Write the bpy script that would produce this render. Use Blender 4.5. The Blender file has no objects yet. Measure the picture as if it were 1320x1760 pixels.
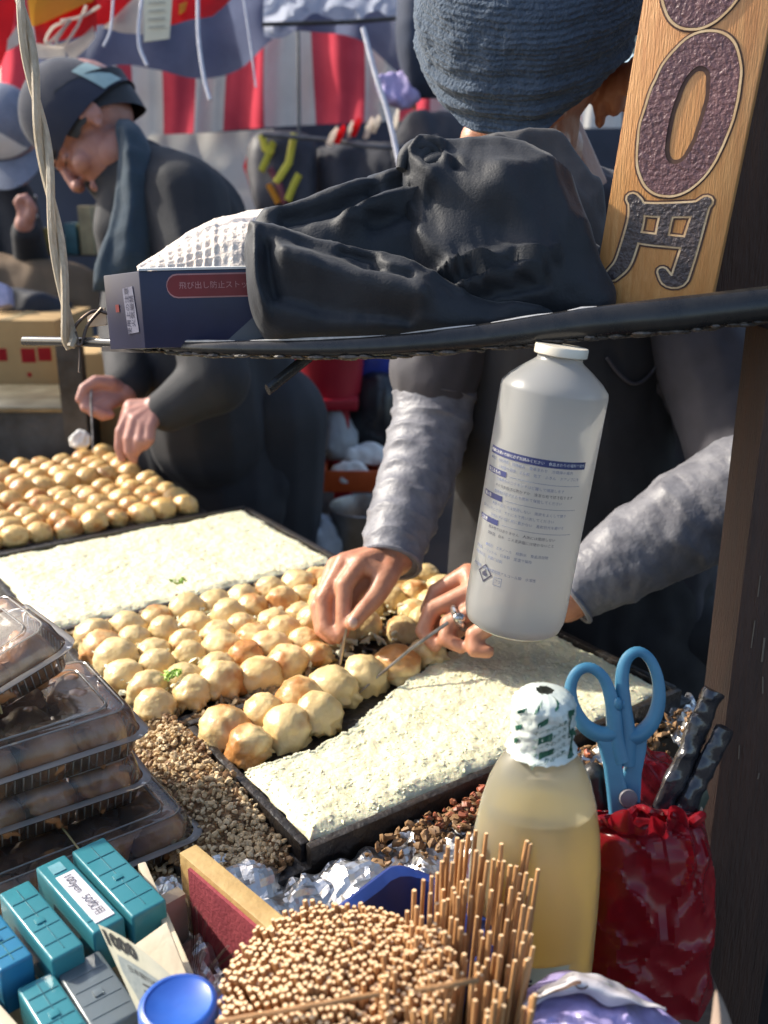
import bpy, bmesh, math, random
import numpy as np
from mathutils import Vector, Matrix, noise
random.seed(7)
SC = bpy.context.scene
COL = SC.collection
# ------------------------------------------------------------------ camera
PITCH = math.radians(18.06)
CP, SP = math.cos(PITCH), math.sin(PITCH)
FPX = 1650.0
EYE = Vector((0, 0, 1.32))
RT, UP, FW = Vector((1, 0, 0)), Vector((0, SP, CP)), Vector((0, CP, -SP))
cam = bpy.data.cameras.new('camera')
cam.sensor_fit = 'VERTICAL'; cam.sensor_height = 36; cam.lens = FPX / 1760 * 36
cam.clip_start = 0.02; cam.clip_end = 200
cam.dof.use_dof = True; cam.dof.focus_distance = 0.80; cam.dof.aperture_fstop = 6.5
camo = bpy.data.objects.new('camera', cam); COL.objects.link(camo)
camo.location = EYE; camo.rotation_euler = (math.pi / 2 - PITCH, 0, 0)
SC.camera = camo
# ------------------------------------------------------------------ sky, sun, exposure
SUN = Vector((-.76, .27, .60)).normalized()
w = bpy.data.worlds.new('World'); SC.world = w; w.use_nodes = True
nt = w.node_tree
sky = nt.nodes.new('ShaderNodeTexSky'); sky.sky_type = 'NISHITA'; sky.sun_disc = False
sky.sun_elevation = math.asin(SUN.z); sky.sun_rotation = math.atan2(SUN.x, SUN.y)
sky.air_density = 1.0; sky.dust_density = 2.5; sky.ozone_density = 1.0
bg = nt.nodes['Background']; bg.inputs['Strength'].default_value = 0.15
nt.links.new(sky.outputs[0], bg.inputs['Color'])
sl = bpy.data.lights.new('sun', 'SUN'); sl.energy = 3.5; sl.angle = math.radians(1.6); sl.color = (1, .93, .80)
so = bpy.data.objects.new('sun', sl); COL.objects.link(so)
so.rotation_euler = (-SUN).to_track_quat('-Z', 'Y').to_euler(); so.location = SUN * 12
SC.view_settings.view_transform = 'Standard'; SC.view_settings.look = 'None'
SC.view_settings.exposure = 0.95; SC.view_settings.gamma = 1.0
SC.view_settings.use_curve_mapping = False
SC.cycles.max_bounces = 10; SC.cycles.transparent_max_bounces = 24; SC.cycles.transmission_bounces = 8
SC.cycles.use_denoising = True
SC.cycles.caustics_reflective = False; SC.cycles.caustics_refractive = False

# ------------------------------------------------------------------ from photo pixels to places
def P(x, y, d):
    return EYE + FW * d + RT * ((x - 660) / FPX * d) + UP * ((880 - y) / FPX * d)
def ray(x, y):
    return FW + RT * ((x - 660) / FPX) + UP * ((880 - y) / FPX)
def PZ(x, y, z):
    r = ray(x, y); return EYE + r * ((z - EYE.z) / r.z)
def PY(x, y, Y):
    r = ray(x, y); return EYE + r * (Y / r.y)
def V(*a): return Vector(a)
def nz(p, s=1.0, o=0.0): return noise.noise(Vector((p[0] * s + o, p[1] * s + o * .7, p[2] * s - o)))
def fbm(p, s, n=3, o=0.0):
    a, t, f = 1.0, 0.0, s
    for i in range(n):
        t += a * nz(p, f, o + i * 7.3); a *= .5; f *= 2.03
    return t
def interp(pts, t):
    """piecewise smooth (Catmull-Rom) through a list of tuples, t in 0..1"""
    n = len(pts) - 1
    x = min(max(t, 0), 1) * n; i = min(int(x), n - 1); f = x - i
    a, b = pts[i], pts[i + 1]
    p0 = pts[i - 1] if i > 0 else tuple(2 * q - r for q, r in zip(a, b))
    p3 = pts[i + 2] if i + 2 <= n else tuple(2 * q - r for q, r in zip(b, a))
    out = []
    for k in range(len(a)):
        m0, m1 = (b[k] - p0[k]) / 2, (p3[k] - a[k]) / 2
        f2, f3 = f * f, f * f * f
        out.append((2*f3 - 3*f2 + 1) * a[k] + (f3 - 2*f2 + f) * m0 + (-2*f3 + 3*f2) * b[k] + (f3 - f2) * m1)
    return tuple(out)
def spl(pts, n):
    q = [tuple(p) for p in pts]
    return [Vector(interp(q, i / (n - 1))) for i in range(n)]

# ------------------------------------------------------------------ materials
MATS = {}
def mat(name, col, rough=.6, col2=None, nscale=25, amt=.5, bump=.0, bscale=120, metal=0, spec=.5, sheen=0,
        sss=0, trans=0, coat=0, stretch=None, rand=0, dist=.004):
    if name in MATS: return MATS[name]
    m = bpy.data.materials.new(name); m.use_nodes = True; MATS[name] = m
    N, L = m.node_tree.nodes, m.node_tree.links
    b = N['Principled BSDF']
    b.inputs['Roughness'].default_value = rough; b.inputs['Metallic'].default_value = metal
    b.inputs['Specular IOR Level'].default_value = spec
    if sheen: sheen *= .35; b.inputs['Sheen Weight'].default_value = sheen; b.inputs['Sheen Roughness'].default_value = .45
    if coat: b.inputs['Coat Weight'].default_value = coat; b.inputs['Coat Roughness'].default_value = .15
    if sss:
        b.inputs['Subsurface Weight'].default_value = sss; b.inputs['Subsurface Radius'].default_value = (1, .5, .25)
        b.inputs['Subsurface Scale'].default_value = .006
    tc = N.new('ShaderNodeTexCoord'); mp = N.new('ShaderNodeMapping')
    L.new(tc.outputs['Object'], mp.inputs['Vector'])
    if stretch: mp.inputs['Scale'].default_value = stretch
    if rand:
        oi = N.new('ShaderNodeObjectInfo'); vm = N.new('ShaderNodeVectorMath'); vm.operation = 'SCALE'
        cx = N.new('ShaderNodeCombineXYZ')
        for i in range(3): L.new(oi.outputs['Random'], cx.inputs[i])
        vm.inputs['Scale'].default_value = 20; L.new(cx.outputs[0], vm.inputs[0]); L.new(vm.outputs[0], mp.inputs['Location'])
    c2 = col2 if col2 else tuple(c * .6 for c in col)
    nx = N.new('ShaderNodeTexNoise'); nx.inputs['Scale'].default_value = nscale; nx.inputs['Detail'].default_value = 6
    nx.inputs['Roughness'].default_value = .62
    L.new(mp.outputs[0], nx.inputs['Vector'])
    rp = N.new('ShaderNodeValToRGB'); rp.color_ramp.elements[0].position = .5 - amt * .3; rp.color_ramp.elements[1].position = .5 + amt * .3 + .02
    rp.color_ramp.elements[0].color = (*c2, 1); rp.color_ramp.elements[1].color = (*col, 1)
    L.new(nx.outputs['Fac'], rp.inputs['Fac'])
    last = rp.outputs['Color']
    if rand:
        hs = N.new('ShaderNodeHueSaturation'); ma = N.new('ShaderNodeMapRange')
        ma.inputs['To Min'].default_value = 1 - rand; ma.inputs['To Max'].default_value = 1 + rand * .6
        L.new(oi.outputs['Random'], ma.inputs['Value']); L.new(ma.outputs[0], hs.inputs['Value']); L.new(last, hs.inputs['Color'])
        last = hs.outputs[0]
    L.new(last, b.inputs['Base Color'])
    rr = N.new('ShaderNodeMapRange'); rr.inputs['To Min'].default_value = max(.02, rough - .12); rr.inputs['To Max'].default_value = min(1, rough + .12)
    L.new(nx.outputs['Fac'], rr.inputs['Value']); L.new(rr.outputs[0], b.inputs['Roughness'])
    if bump:
        bn = N.new('ShaderNodeTexNoise'); bn.inputs['Scale'].default_value = bscale; bn.inputs['Detail'].default_value = 5
        L.new(mp.outputs[0], bn.inputs['Vector'])
        bp = N.new('ShaderNodeBump'); bp.inputs['Strength'].default_value = bump; bp.inputs['Distance'].default_value = dist
        L.new(bn.outputs['Fac'], bp.inputs['Height']); L.new(bp.outputs[0], b.inputs['Normal'])
    if trans:
        tr = N.new('ShaderNodeBsdfTranslucent'); mx = N.new('ShaderNodeMixShader'); mx.inputs[0].default_value = trans
        L.new(last, tr.inputs['Color'])
        L.new(b.outputs[0], mx.inputs[1]); L.new(tr.outputs[0], mx.inputs[2])
        L.new(mx.outputs[0], N['Material Output'].inputs['Surface'])
    return m
def clear_mat(name, tint, clear=.8, rough=.12, body=None, haze=.0, ior=1.45, tl_share=.5):
    """thin clear or frosted plastic: part see-through, part gloss, part translucent body"""
    if name in MATS: return MATS[name]
    m = bpy.data.materials.new(name); m.use_nodes = True; MATS[name] = m
    N, L = m.node_tree.nodes, m.node_tree.links
    N.remove(N['Principled BSDF'])
    tp = N.new('ShaderNodeBsdfTransparent'); tp.inputs['Color'].default_value = (*tint, 1)
    gl = N.new('ShaderNodeBsdfGlossy'); gl.inputs['Roughness'].default_value = rough
    fr = N.new('ShaderNodeFresnel'); fr.inputs['IOR'].default_value = ior
    tc = N.new('ShaderNodeTexCoord')
    bn = N.new('ShaderNodeTexNoise'); bn.inputs['Scale'].default_value = 60; L.new(tc.outputs['Object'], bn.inputs['Vector'])
    bp = N.new('ShaderNodeBump'); bp.inputs['Strength'].default_value = .15; bp.inputs['Distance'].default_value = .003
    L.new(bn.outputs['Fac'], bp.inputs['Height']); L.new(bp.outputs[0], gl.inputs['Normal']); L.new(bp.outputs[0], fr.inputs['Normal'])
    base = tp.outputs[0]
    bc = body if body else tint
    tl = N.new('ShaderNodeBsdfTranslucent'); tl.inputs['Color'].default_value = (*bc, 1)
    df = N.new('ShaderNodeBsdfDiffuse'); df.inputs['Color'].default_value = (*bc, 1)
    md = N.new('ShaderNodeMixShader'); md.inputs[0].default_value = 1 - tl_share
    L.new(tl.outputs[0], md.inputs[1]); L.new(df.outputs[0], md.inputs[2])
    mx = N.new('ShaderNodeMixShader'); mx.inputs[0].default_value = clear
    L.new(md.outputs[0], mx.inputs[1]); L.new(base, mx.inputs[2])
    m2 = N.new('ShaderNodeMixShader'); L.new(fr.outputs[0], m2.inputs[0]); L.new(mx.outputs[0], m2.inputs[1]); L.new(gl.outputs[0], m2.inputs[2])
    L.new(m2.outputs[0], N['Material Output'].inputs['Surface'])
    return m

# ------------------------------------------------------------------ mesh builder
class MB:
    def __init__(s): s.v, s.f, s.m = [], [], []
    def add(s, vs, fs, mi=0):
        o = len(s.v); s.v += [Vector(p) for p in vs]
        s.f += [tuple(i + o for i in f) for f in fs]; s.m += [mi] * len(fs); return s
    def par(s, o, a, b, c, mi=0):
        o, a, b, c = Vector(o), Vector(a), Vector(b), Vector(c)
        vs = [o, o+a, o+a+b, o+b, o+c, o+a+c, o+a+b+c, o+b+c]
        fs = [(3,2,1,0), (4,5,6,7), (0,1,5,4), (1,2,6,5), (2,3,7,6), (3,0,4,7)]
        if a.cross(b).dot(c) < 0: fs = [f[::-1] for f in fs]
        return s.add(vs, fs, mi)
    def box(s, c, sz, ax=None, mi=0):
        X, Y, Z = ax if ax else (V(1,0,0), V(0,1,0), V(0,0,1))
        a, b, d = X * sz[0], Y * sz[1], Z * sz[2]
        return s.par(Vector(c) - (a + b + d) / 2, a, b, d, mi)
    def rings(s, R, cap=True, mi=0, capmi=None, closed=True):
        n = len(R[0]); vs = [p for r in R for p in r]; fs = []
        m = n if closed else n - 1
        for i in range(len(R) - 1):
            for j in range(m):
                k = (j + 1) % n
                fs.append((i*n+j, i*n+k, (i+1)*n+k, (i+1)*n+j))
        o = len(s.v)
        s.add(vs, fs, mi)
        if cap:
            cm = mi if capmi is None else capmi
            s.f += [tuple(o + j for j in range(n))[::-1], tuple(o + (len(R)-1)*n + j for j in range(n))]; s.m += [cm, cm]
        return s
    def tube(s, path, rad, n=10, cap=True, mi=0, capmi=None, flat=None, up=None):
        path = [Vector(p) for p in path]; R = []
        t0 = (path[1] - path[0]).normalized()
        a = Vector(up) if up else (V(0,0,1) if abs(t0.z) < .9 else V(1,0,0))
        u = (a - t0 * a.dot(t0)).normalized()
        for i, p in enumerate(path):
            t = (path[min(i+1, len(path)-1)] - path[max(i-1, 0)]).normalized()
            u = (u - t * u.dot(t)).normalized(); w_ = t.cross(u)
            r = rad[i] if hasattr(rad, '__len__') else rad
            ru, rw = (r, r) if flat is None else (r, r * flat)
            R.append([p + u * (math.cos(q) * ru) + w_ * (math.sin(q) * rw) for q in [2*math.pi*j/n for j in range(n)]])
        return s.rings(R, cap, mi, capmi)
    def lathe(s, prof, o, ax=(0,0,1), n=24, cap=True, mi=0, sx=1.0, xdir=None):
        ax = Vector(ax).normalized(); o = Vector(o)
        a = Vector(xdir) if xdir else (V(1,0,0) if abs(ax.x) < .9 else V(0,1,0))
        u = (a - ax * a.dot(ax)).normalized(); w_ = ax.cross(u)
        R = [[o + ax * z + u * (math.cos(q) * r) + w_ * (math.sin(q) * r * sx) for q in [2*math.pi*j/n for j in range(n)]] for r, z in prof]
        return s.rings(R, cap, mi)
    def ell(s, c, r, ax=None, nu=16, nv=10, mi=0):
        X, Y, Z = ax if ax else (V(1,0,0), V(0,1,0), V(0,0,1)); c = Vector(c)
        if not hasattr(r, '__len__'): r = (r, r, r)
        R = []
        for i in range(nv + 1):
            ph = math.pi * (i + .02) / (nv + .04); z, q = -math.cos(ph), math.sin(ph)
            R.append([c + X * (r[0]*q*math.cos(t)) + Y * (r[1]*q*math.sin(t)) + Z * (r[2]*z) for t in [2*math.pi*j/nu for j in range(nu)]])
        return s.rings(R, True, mi)
    def cap(s, p0, r0, p1, r1, n=12):
        p0, p1 = Vector(p0), Vector(p1); d = p1 - p0; L = d.length
        if L < 1e-6: return s.ell(p0, max(r0, r1))
        t = d / L; prof = []
        for i in range(6): q = math.pi/2 * (i + .05) / 6; prof.append((p0 - t * (r0 * math.cos(q)), r0 * math.sin(q)))
        prof.append((p0, r0)); prof.append((p1, r1))
        for i in range(6): q = math.pi/2 * (5.95 - i) / 6; prof.append((p1 + t * (r1 * math.cos(q)), r1 * math.sin(q)))
        return s.tube_rings(prof, t, n)
    def tube_rings(s, prof, t, n):
        a = V(0,0,1) if abs(t.z) < .9 else V(1,0,0)
        u = (a - t * a.dot(t)).normalized(); w_ = t.cross(u)
        return s.rings([[p + u*(math.cos(q)*r) + w_*(math.sin(q)*r) for q in [2*math.pi*j/n for j in range(n)]] for p, r in prof])
    def chain(s, pts, rs):
        for i in range(len(pts) - 1): s.cap(pts[i], rs[i], pts[i+1], rs[i+1])
        return s
    def grid(s, fn, nu, nv, mi=None, thick=None):
        vs = [Vector(fn(i / (nu - 1), j / (nv - 1))) for i in range(nu) for j in range(nv)]
        o = len(s.v); fs, ms = [], []
        for i in range(nu - 1):
            for j in range(nv - 1):
                fs.append((i*nv+j, (i+1)*nv+j, (i+1)*nv+j+1, i*nv+j+1)); ms.append(mi(i, j) if callable(mi) else (mi or 0))
        s.v += vs; s.f += [tuple(k + o for k in f) for f in fs]; s.m += ms
        return s
    def poly(s, pts, thick, nrm, mi=0):
        """flat outline extruded by thick along nrm"""
        n = len(pts); nrm = Vector(nrm); a = [Vector(p) for p in pts]; b = [p + nrm * thick for p in a]
        s.add(a + b, [tuple(range(n))[::-1], tuple(range(n, 2*n))] + [(i, (i+1) % n, n + (i+1) % n, n + i) for i in range(n)], mi)
        return s
    def mesh(s, name, off=V(0,0,0), sharp=40, bevel=0, segs=2, fix=True):
        me = bpy.data.meshes.new(name)
        me.from_pydata([tuple(p - off) for p in s.v], [], s.f)
        me.polygons.foreach_set('material_index', s.m)
        if bevel or fix:
            bm = bmesh.new(); bm.from_mesh(me)
            if fix: bmesh.ops.recalc_face_normals(bm, faces=bm.faces)
            if bevel:
                es = [e for e in bm.edges if e.is_manifold and e.calc_face_angle(0) > .6]
                bmesh.ops.bevel(bm, geom=es, offset=bevel, segments=segs, affect='EDGES', profile=.6, clamp_overlap=True)
            bm.to_mesh(me); bm.free()
        me.shade_smooth()
        me.set_sharp_from_angle(angle=math.radians(sharp))
        return me
def tag(o, label=None, cat=None, group=None, kind=None):
    if label: o['label'] = label
    if cat: o['category'] = cat
    if group: o['group'] = group
    if kind: o['kind'] = kind
    return o
def base_of(vs):
    xs, ys, zs = [p.x for p in vs], [p.y for p in vs], [p.z for p in vs]
    return V((min(xs)+max(xs))/2, (min(ys)+max(ys))/2, min(zs))
ORIG = {}
def build(name, mb, m, parent=None, loc=None, label=None, cat=None, group=None, kind=None, **k):
    if parent is not None:
        pw = ORIG[parent.name]; off = pw
    else:
        off = Vector(loc) if loc is not None else base_of(mb.v)
    me = mb.mesh(name, off, **k)
    for x in (m if isinstance(m, (list, tuple)) else [m]): me.materials.append(x)
    o = bpy.data.objects.new(name, me); COL.objects.link(o)
    if parent is not None: o.parent = parent; ORIG[o.name] = off
    else: o.location = off; ORIG[o.name] = off
    return tag(o, label, cat, group, kind)
def link_mesh(name, me, parent):
    o = bpy.data.objects.new(name, me); COL.objects.link(o); o.parent = parent; ORIG[o.name] = ORIG[parent.name]; return o
def empty(name, loc, label, cat, group=None):
    o = bpy.data.objects.new(name, None); COL.objects.link(o); o.location = loc; o.empty_display_size = .03
    ORIG[o.name] = Vector(loc); return tag(o, label, cat, group)
def remesh(mb, voxel, smooth=4, subdiv=0, fac=.5):
    """weld overlapping volumes into one continuous skin; returns an MB"""
    me = bpy.data.meshes.new('tmp'); me.from_pydata([tuple(p) for p in mb.v], [], mb.f)
    bm = bmesh.new(); bm.from_mesh(me); bmesh.ops.recalc_face_normals(bm, faces=bm.faces); bm.to_mesh(me); bm.free()
    o = bpy.data.objects.new('tmp', me); COL.objects.link(o)
    r = o.modifiers.new('r', 'REMESH'); r.mode = 'VOXEL'; r.voxel_size = voxel
    if smooth: q = o.modifiers.new('s', 'SMOOTH'); q.iterations = smooth; q.factor = fac
    dg = bpy.context.evaluated_depsgraph_get(); e = bpy.data.meshes.new_from_object(o.evaluated_get(dg))
    out = MB(); n = len(e.vertices); co = np.empty(n * 3); e.vertices.foreach_get('co', co)
    out.v = [Vector(c) for c in co.reshape(-1, 3)]; out.f = [tuple(p.vertices) for p in e.polygons]; out.m = [0] * len(out.f)
    bpy.data.objects.remove(o); bpy.data.meshes.remove(me); bpy.data.meshes.remove(e)
    return out
def text_mb(txt, place, size=1.0, ext=0.0, mi=0, align='CENTER', res=2, bold=0.0):
    """letters as flat faces; place(x, y) maps text plane to a point"""
    cu = bpy.data.curves.new('t', 'FONT'); cu.body = txt; cu.size = size; cu.align_x = align; cu.align_y = 'CENTER'
    cu.resolution_u = res; cu.offset = bold
    o = bpy.data.objects.new('t', cu); COL.objects.link(o)
    dg = bpy.context.evaluated_depsgraph_get(); e = bpy.data.meshes.new_from_object(o.evaluated_get(dg))
    mb = MB(); mb.add([place(v.co.x, v.co.y) for v in e.vertices], [tuple(p.vertices) for p in e.polygons], mi)
    bpy.data.objects.remove(o); bpy.data.curves.remove(cu); bpy.data.meshes.remove(e)
    return mb
def pdist(px, py, line):
    best = 1e9
    for (ax, ay), (bx, by) in zip(line, line[1:]):
        dx, dy = bx - ax, by - ay; L = dx*dx + dy*dy
        t = max(0, min(1, ((px-ax)*dx + (py-ay)*dy) / L)) if L else 0
        best = min(best, (px-ax-t*dx)**2 + (py-ay-t*dy)**2)
    return math.sqrt(best)
def lens(cols, axis='x', nu=60, nv=40, e=.75, ridges=(), nsc=20, namp=0.0, noct=3, crumple=0.0, csc=30, seed=0, crease=0.0, cst=(1,1,1)):
    """a soft closed body from columns (pos, lo, hi, depth, half thickness) measured on the photo, with real thickness.
    ridges: (line, height, width px)"""
    R = []
    for i in range(nu):
        t = i / (nu - 1); t = .5 - .5 * math.cos(math.pi * t) if 0 else t
        p, lo, hi, d, th = interp(cols, t)
        endk = min(1, math.sin(math.pi * min(max(t, .0), 1)) * 6 + .02)
        row = []
        for j in range(nv):
            q = 2 * math.pi * j / nv
            cq, sq = math.cos(q), math.sin(q)
            a = math.copysign(abs(cq) ** e, cq); b = math.copysign(abs(sq) ** e, sq)
            m_ = (lo + hi) / 2; h = (hi - lo) / 2
            yy = m_ + h * a
            x_, y_ = (p, yy) if axis == 'x' else (yy, p)
            pt = P(x_, y_, d) - FW * (b * th * endk)
            if b > -.2:
                k = 0
                for line, amp, wd in ridges:
                    dd = pdist(x_, y_, line); k += amp * math.exp(-(dd / wd) ** 2)
                pt = pt - FW * k + UP * (k * .25)
            if namp: 
                g = namp * fbm(pt, nsc, noct, seed); pt = pt - FW * g + UP * (g * .4)
            if crumple:
                g = crumple * (abs(nz(pt, csc, seed)) + .5 * abs(nz(pt, csc * 2.1, seed + 3)) - .35)
                pt = pt - FW * (g * 1.2) + UP * (g * .5) + RT * (.4 * crumple * nz(pt, csc * 1.3, seed + 9))
            if crease:
                pc = (pt.x*cst[0], pt.y*cst[1], pt.z*cst[2]); wv = nz(pc, csc*.5, seed+21)*.02
                pc = (pc[0]+wv, pc[1]+wv, pc[2]-wv)
                g = crease*((1 - abs(nz(pc, csc, seed+11)))**4 + .6*(1 - abs(nz(pc, csc*1.9, seed+15)))**5 - .6)
                pt = pt - FW*g + UP*(g*.5)
            row.append(pt)
        R.append(row)
    return MB().rings(R)
# ================================================================== the setting
M_ASPH = mat('asphalt', (.055,.053,.05), .9, (.035,.034,.033), 30, .6, .5, 200)
M_IRON = mat('cast_iron', (.022,.021,.020), .45, (.05,.035,.022), 40, .4, .5, 90)
M_STEEL = mat('worn_steel', (.30,.29,.28), .38, (.16,.14,.12), 14, .6, .2, 60, metal=.85)
M_DARKSTEEL = mat('sooty_steel', (.10,.10,.10), .5, (.03,.028,.025), 10, .6, .25, 60, metal=.6)
M_WOODD = mat('dark_wood', (.050,.030,.020), .75, (.024,.015,.011), 12, .7, .7, 50, stretch=(9,9,.8))
M_BLACK = mat('black_paint', (.016,.016,.018), .35, (.03,.028,.026), 40, .5, .35, 120)
M_TARP = mat('slate_tarpaulin', (.050,.062,.095), .7, (.025,.032,.05), 3, .7, .2, 15)
def sheet(name, fn, nu, nv, m, **k):
    mb = MB().grid(fn, nu, nv, mi=k.pop('mi', None)); return build(name, mb, m, fix=False, sharp=80, **k)
g = MB(); g.grid(lambda u, v: V(-60 + 120*u, -40 + 120*v, 0), 2, 2)
build('ground', g, M_ASPH, loc=V(0,0,0), kind='structure')
# back wall of the market passage: slate tarpaulin hung over a frame
b = MB()
b.grid(lambda u, v: V(-3.2 + 6.4*u, 4.7 + .04*math.sin(u*40) + .03*fbm((u*6, v*2, 0), 1), .0 + 1.75*v), 90, 24)
build('tarpaulin_wall', b, M_TARP, fix=False, label='slate blue tarpaulin hung as the back wall behind the striped curtain', cat='tarpaulin')

# ------------------------------------------------------------------ counter and pans
E1, E2, EZ = V(.82, .572, 0), V(-.572, .82, 0), V(0, 0, 1)
NC = V(-.062, .687, 0)
def G(s, t, z): return NC + E1 * s + E2 * t + EZ * z
M_COUNTER = mat('counter_board', (.16,.11,.07), .6, (.06,.04,.028), 9, .7, .3, 60, stretch=(1,6,6))
ct = empty('stall_counter', G(-.2, .1, 0), 'low dark stall counter carrying the takoyaki pans and food packs', 'counter')
out = [(-.95,-.64), (-.07,-.64), (.355,-.03), (.50,-.03), (.50,.55), (.385,.56), (.385,.89), (.32,.90), (.32,1.40), (-.95,1.40)]
build('counter_top', MB().poly([G(s, t, .735) for s, t in out], .033, EZ), M_COUNTER, ct, bevel=.003)
for s, t in [(-.9,-.58), (-.12,-.60), (-.9,1.33), (.26,1.33)]:
    build('leg', MB().par(G(s, t, 0), E1*.05, E2*.05, EZ*.733), M_WOODD, ct)
sk = MB(); sk.par(G(-.93,-.625,.25), E1*.84, E2*.012, EZ*.484); build('front_board', sk, M_COUNTER, ct)
M_PAN = mat('pan_iron', (.012,.012,.013), .42, (.028,.020,.014), 55, .5, .6, 140)
def pan(s0, s1, t0, t1, label, lip=.010):
    e = empty('takoyaki_pan', G((s0+s1)/2, (t0+t1)/2, .769), label, 'takoyaki pan', 'iron takoyaki pans on the counter')
    m = MB(); m.par(G(s0, t0, .769), E1*(s1-s0), E2*(t1-t0), EZ*.024)
    build('plate', m, M_PAN, e, bevel=.002)
    for (a, b_, c, d_) in ((s0-.006, s1+.006, t0-.010, t0-.001), (s0-.006, s1+.006, t1+.001, t1+.010)):
        build('rim', MB().par(G(a, b_ if 0 else c, .769), E1*(b_-a), E2*(d_-c), EZ*(.031+lip)), M_PAN, e, bevel=.002)
    for (a, b_) in ((s0-.010, s0-.001), (s1+.001, s1+.010)):
        build('rim', MB().par(G(a, t0+.0005, .769), E1*(b_-a), E2*(t1-t0-.001), EZ*(.030+lip)), M_PAN, e, bevel=.002)
    return e
pan(0, .465, .0, .232, 'nearest iron takoyaki pan, mostly full of pale raw batter', .004)
pan(-.045, .44, .262, .51, 'iron takoyaki pan of cream coloured balls between the two raw batter pans', 0)
pan(-.06, .375, .548, .862, 'wide iron pan of pale raw batter in front of the browned balls', .004)
pan(-.40, .31, .895, 1.13, 'iron pan of browned balls bordering the wide raw batter pan', 0)
pan(-.40, .305, 1.16, 1.37, 'farthest iron pan of browned balls, below the bowed man\'s hands', 0)
bed = MB().poly([G(s, t, .7682) for s, t in [(-.098,-.010),(.492,-.010),(.492,.535),(.378,.545),(.378,.885),(.314,.89),(.314,1.385),(-.42,1.385),(-.42,.56),(-.098,.50)]], .0165, EZ); build('griddle_bed', bed, M_PAN, ct, bevel=.002)
# iron cups showing where balls have been turned out
def cup(s, t):
    m = MB(); m.lathe([(.0225,.0), (.0225,.004), (.019,.0045), (.0165,.001), (.010,-.004), (.001,-.006)], G(s, t, .7935), n=18, cap=False)
    return m
cu = MB()
for s, t in [(.27,.29), (.225,.29), (.315,.29), (.25,.335), (.295,.335), (.20,.335), (.27,.247+.04)][:6]:
    c_ = cup(s, t); cu.add(c_.v, c_.f)
PANS = [o for o in COL.objects if o.name.startswith('takoyaki_pan')]
build('empty_cups', cu, M_PAN, PANS[1], kind='stuff', sharp=60)

# ------------------------------------------------------------------ batter and balls
M_BATTER = mat('raw_batter', (.80,.755,.54), .30, (.74,.69,.44), 60, .7, .35, 260, sss=.3)
M_CABB = mat('cabbage_bits', (.68,.70,.42), .5, (.76,.75,.54), 300, .6, sss=.2)
M_CREAM = mat('batter_bits', (.80,.755,.55), .5, (.74,.69,.46), 200, .6, sss=.2)
M_SCORCH = mat('scorched_batter', (.35,.24,.11), .7, (.12,.075,.04), 60, .8, .6, 150)
def batter(s0, s1, t0, t1, far, label, n=(150, 80), hole=None, bits=2600):
    def edge(u, v):
        s = s0 + (s1 - s0) * u; t = t0 + (t1 - t0) * v
        if far: t = min(t, far(s) + .006 * nz((s*60, 0, 3)))
        return s, t
    def fn(u, v):
        s, t = edge(u, v)
        k = min(u, 1-u) * (s1-s0); k2 = min(v, 1-v) * (t1-t0)
        ed = min(1, min(k, k2) / .013)
        p = G(s, t, 0)
        h = .0034*fbm(p, 20, 2) + .0014*nz(p, 60) + .0013*nz(p, 120, 4) + .0006*nz(p, 260, 2)
        wob = .008 * nz((s*40, t*40, 7)) * (1 - ed)
        return G(s + wob, t - wob, .796 + ed**.6 * (.0085 + h))
    m = MB().grid(fn, *n)
    o = build('raw_batter', m, M_BATTER, fix=False, sharp=180, label=label, cat='batter', group='raw batter filling iron pans')
    ch = MB(); ch2 = MB()
    for i in range(bits):
        u, v = random.uniform(.005,.995), random.uniform(.01,.99); p = fn(u, v)
        r = random.uniform(.0006, .0019) ; ax = Matrix.Rotation(random.uniform(0, 6.28), 3, 'Z') @ Matrix.Rotation(random.uniform(-.6,.6), 3, 'X')
        (ch if random.random() < .14 else ch2).ell(p - EZ*.0001, (r*random.uniform(1,2.2), r, r*.5), [ax.col[0], ax.col[1], ax.col[2]], 6, 3)
    build('chopped_cabbage', ch, M_CABB, o, kind='stuff', fix=False)
    build('batter_lumps', ch2, M_CREAM, o, kind='stuff', fix=False)
    return o
def far1(s):
    pts = [(-.01,.128), (.06,.118), (.12,.125), (.17,.152), (.24,.182), (.30,.2), (.36,.226), (.5,.228)]
    for (a, b_), (c, d_) in zip(pts, pts[1:]):
        if a <= s <= c: return b_ + (d_-b_) * (s-a)/(c-a)
    return .228 if s > .3 else .128
batter(.004, .461, .005, .229, far1, 'pale raw batter spread over the nearest pan beside the oil bottle', (300, 150), bits=2600)
batter(-.058, .373, .552, .858, None, 'pale raw batter filling the wide middle pan in front of the browned balls', (240, 170), bits=2200)
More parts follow.
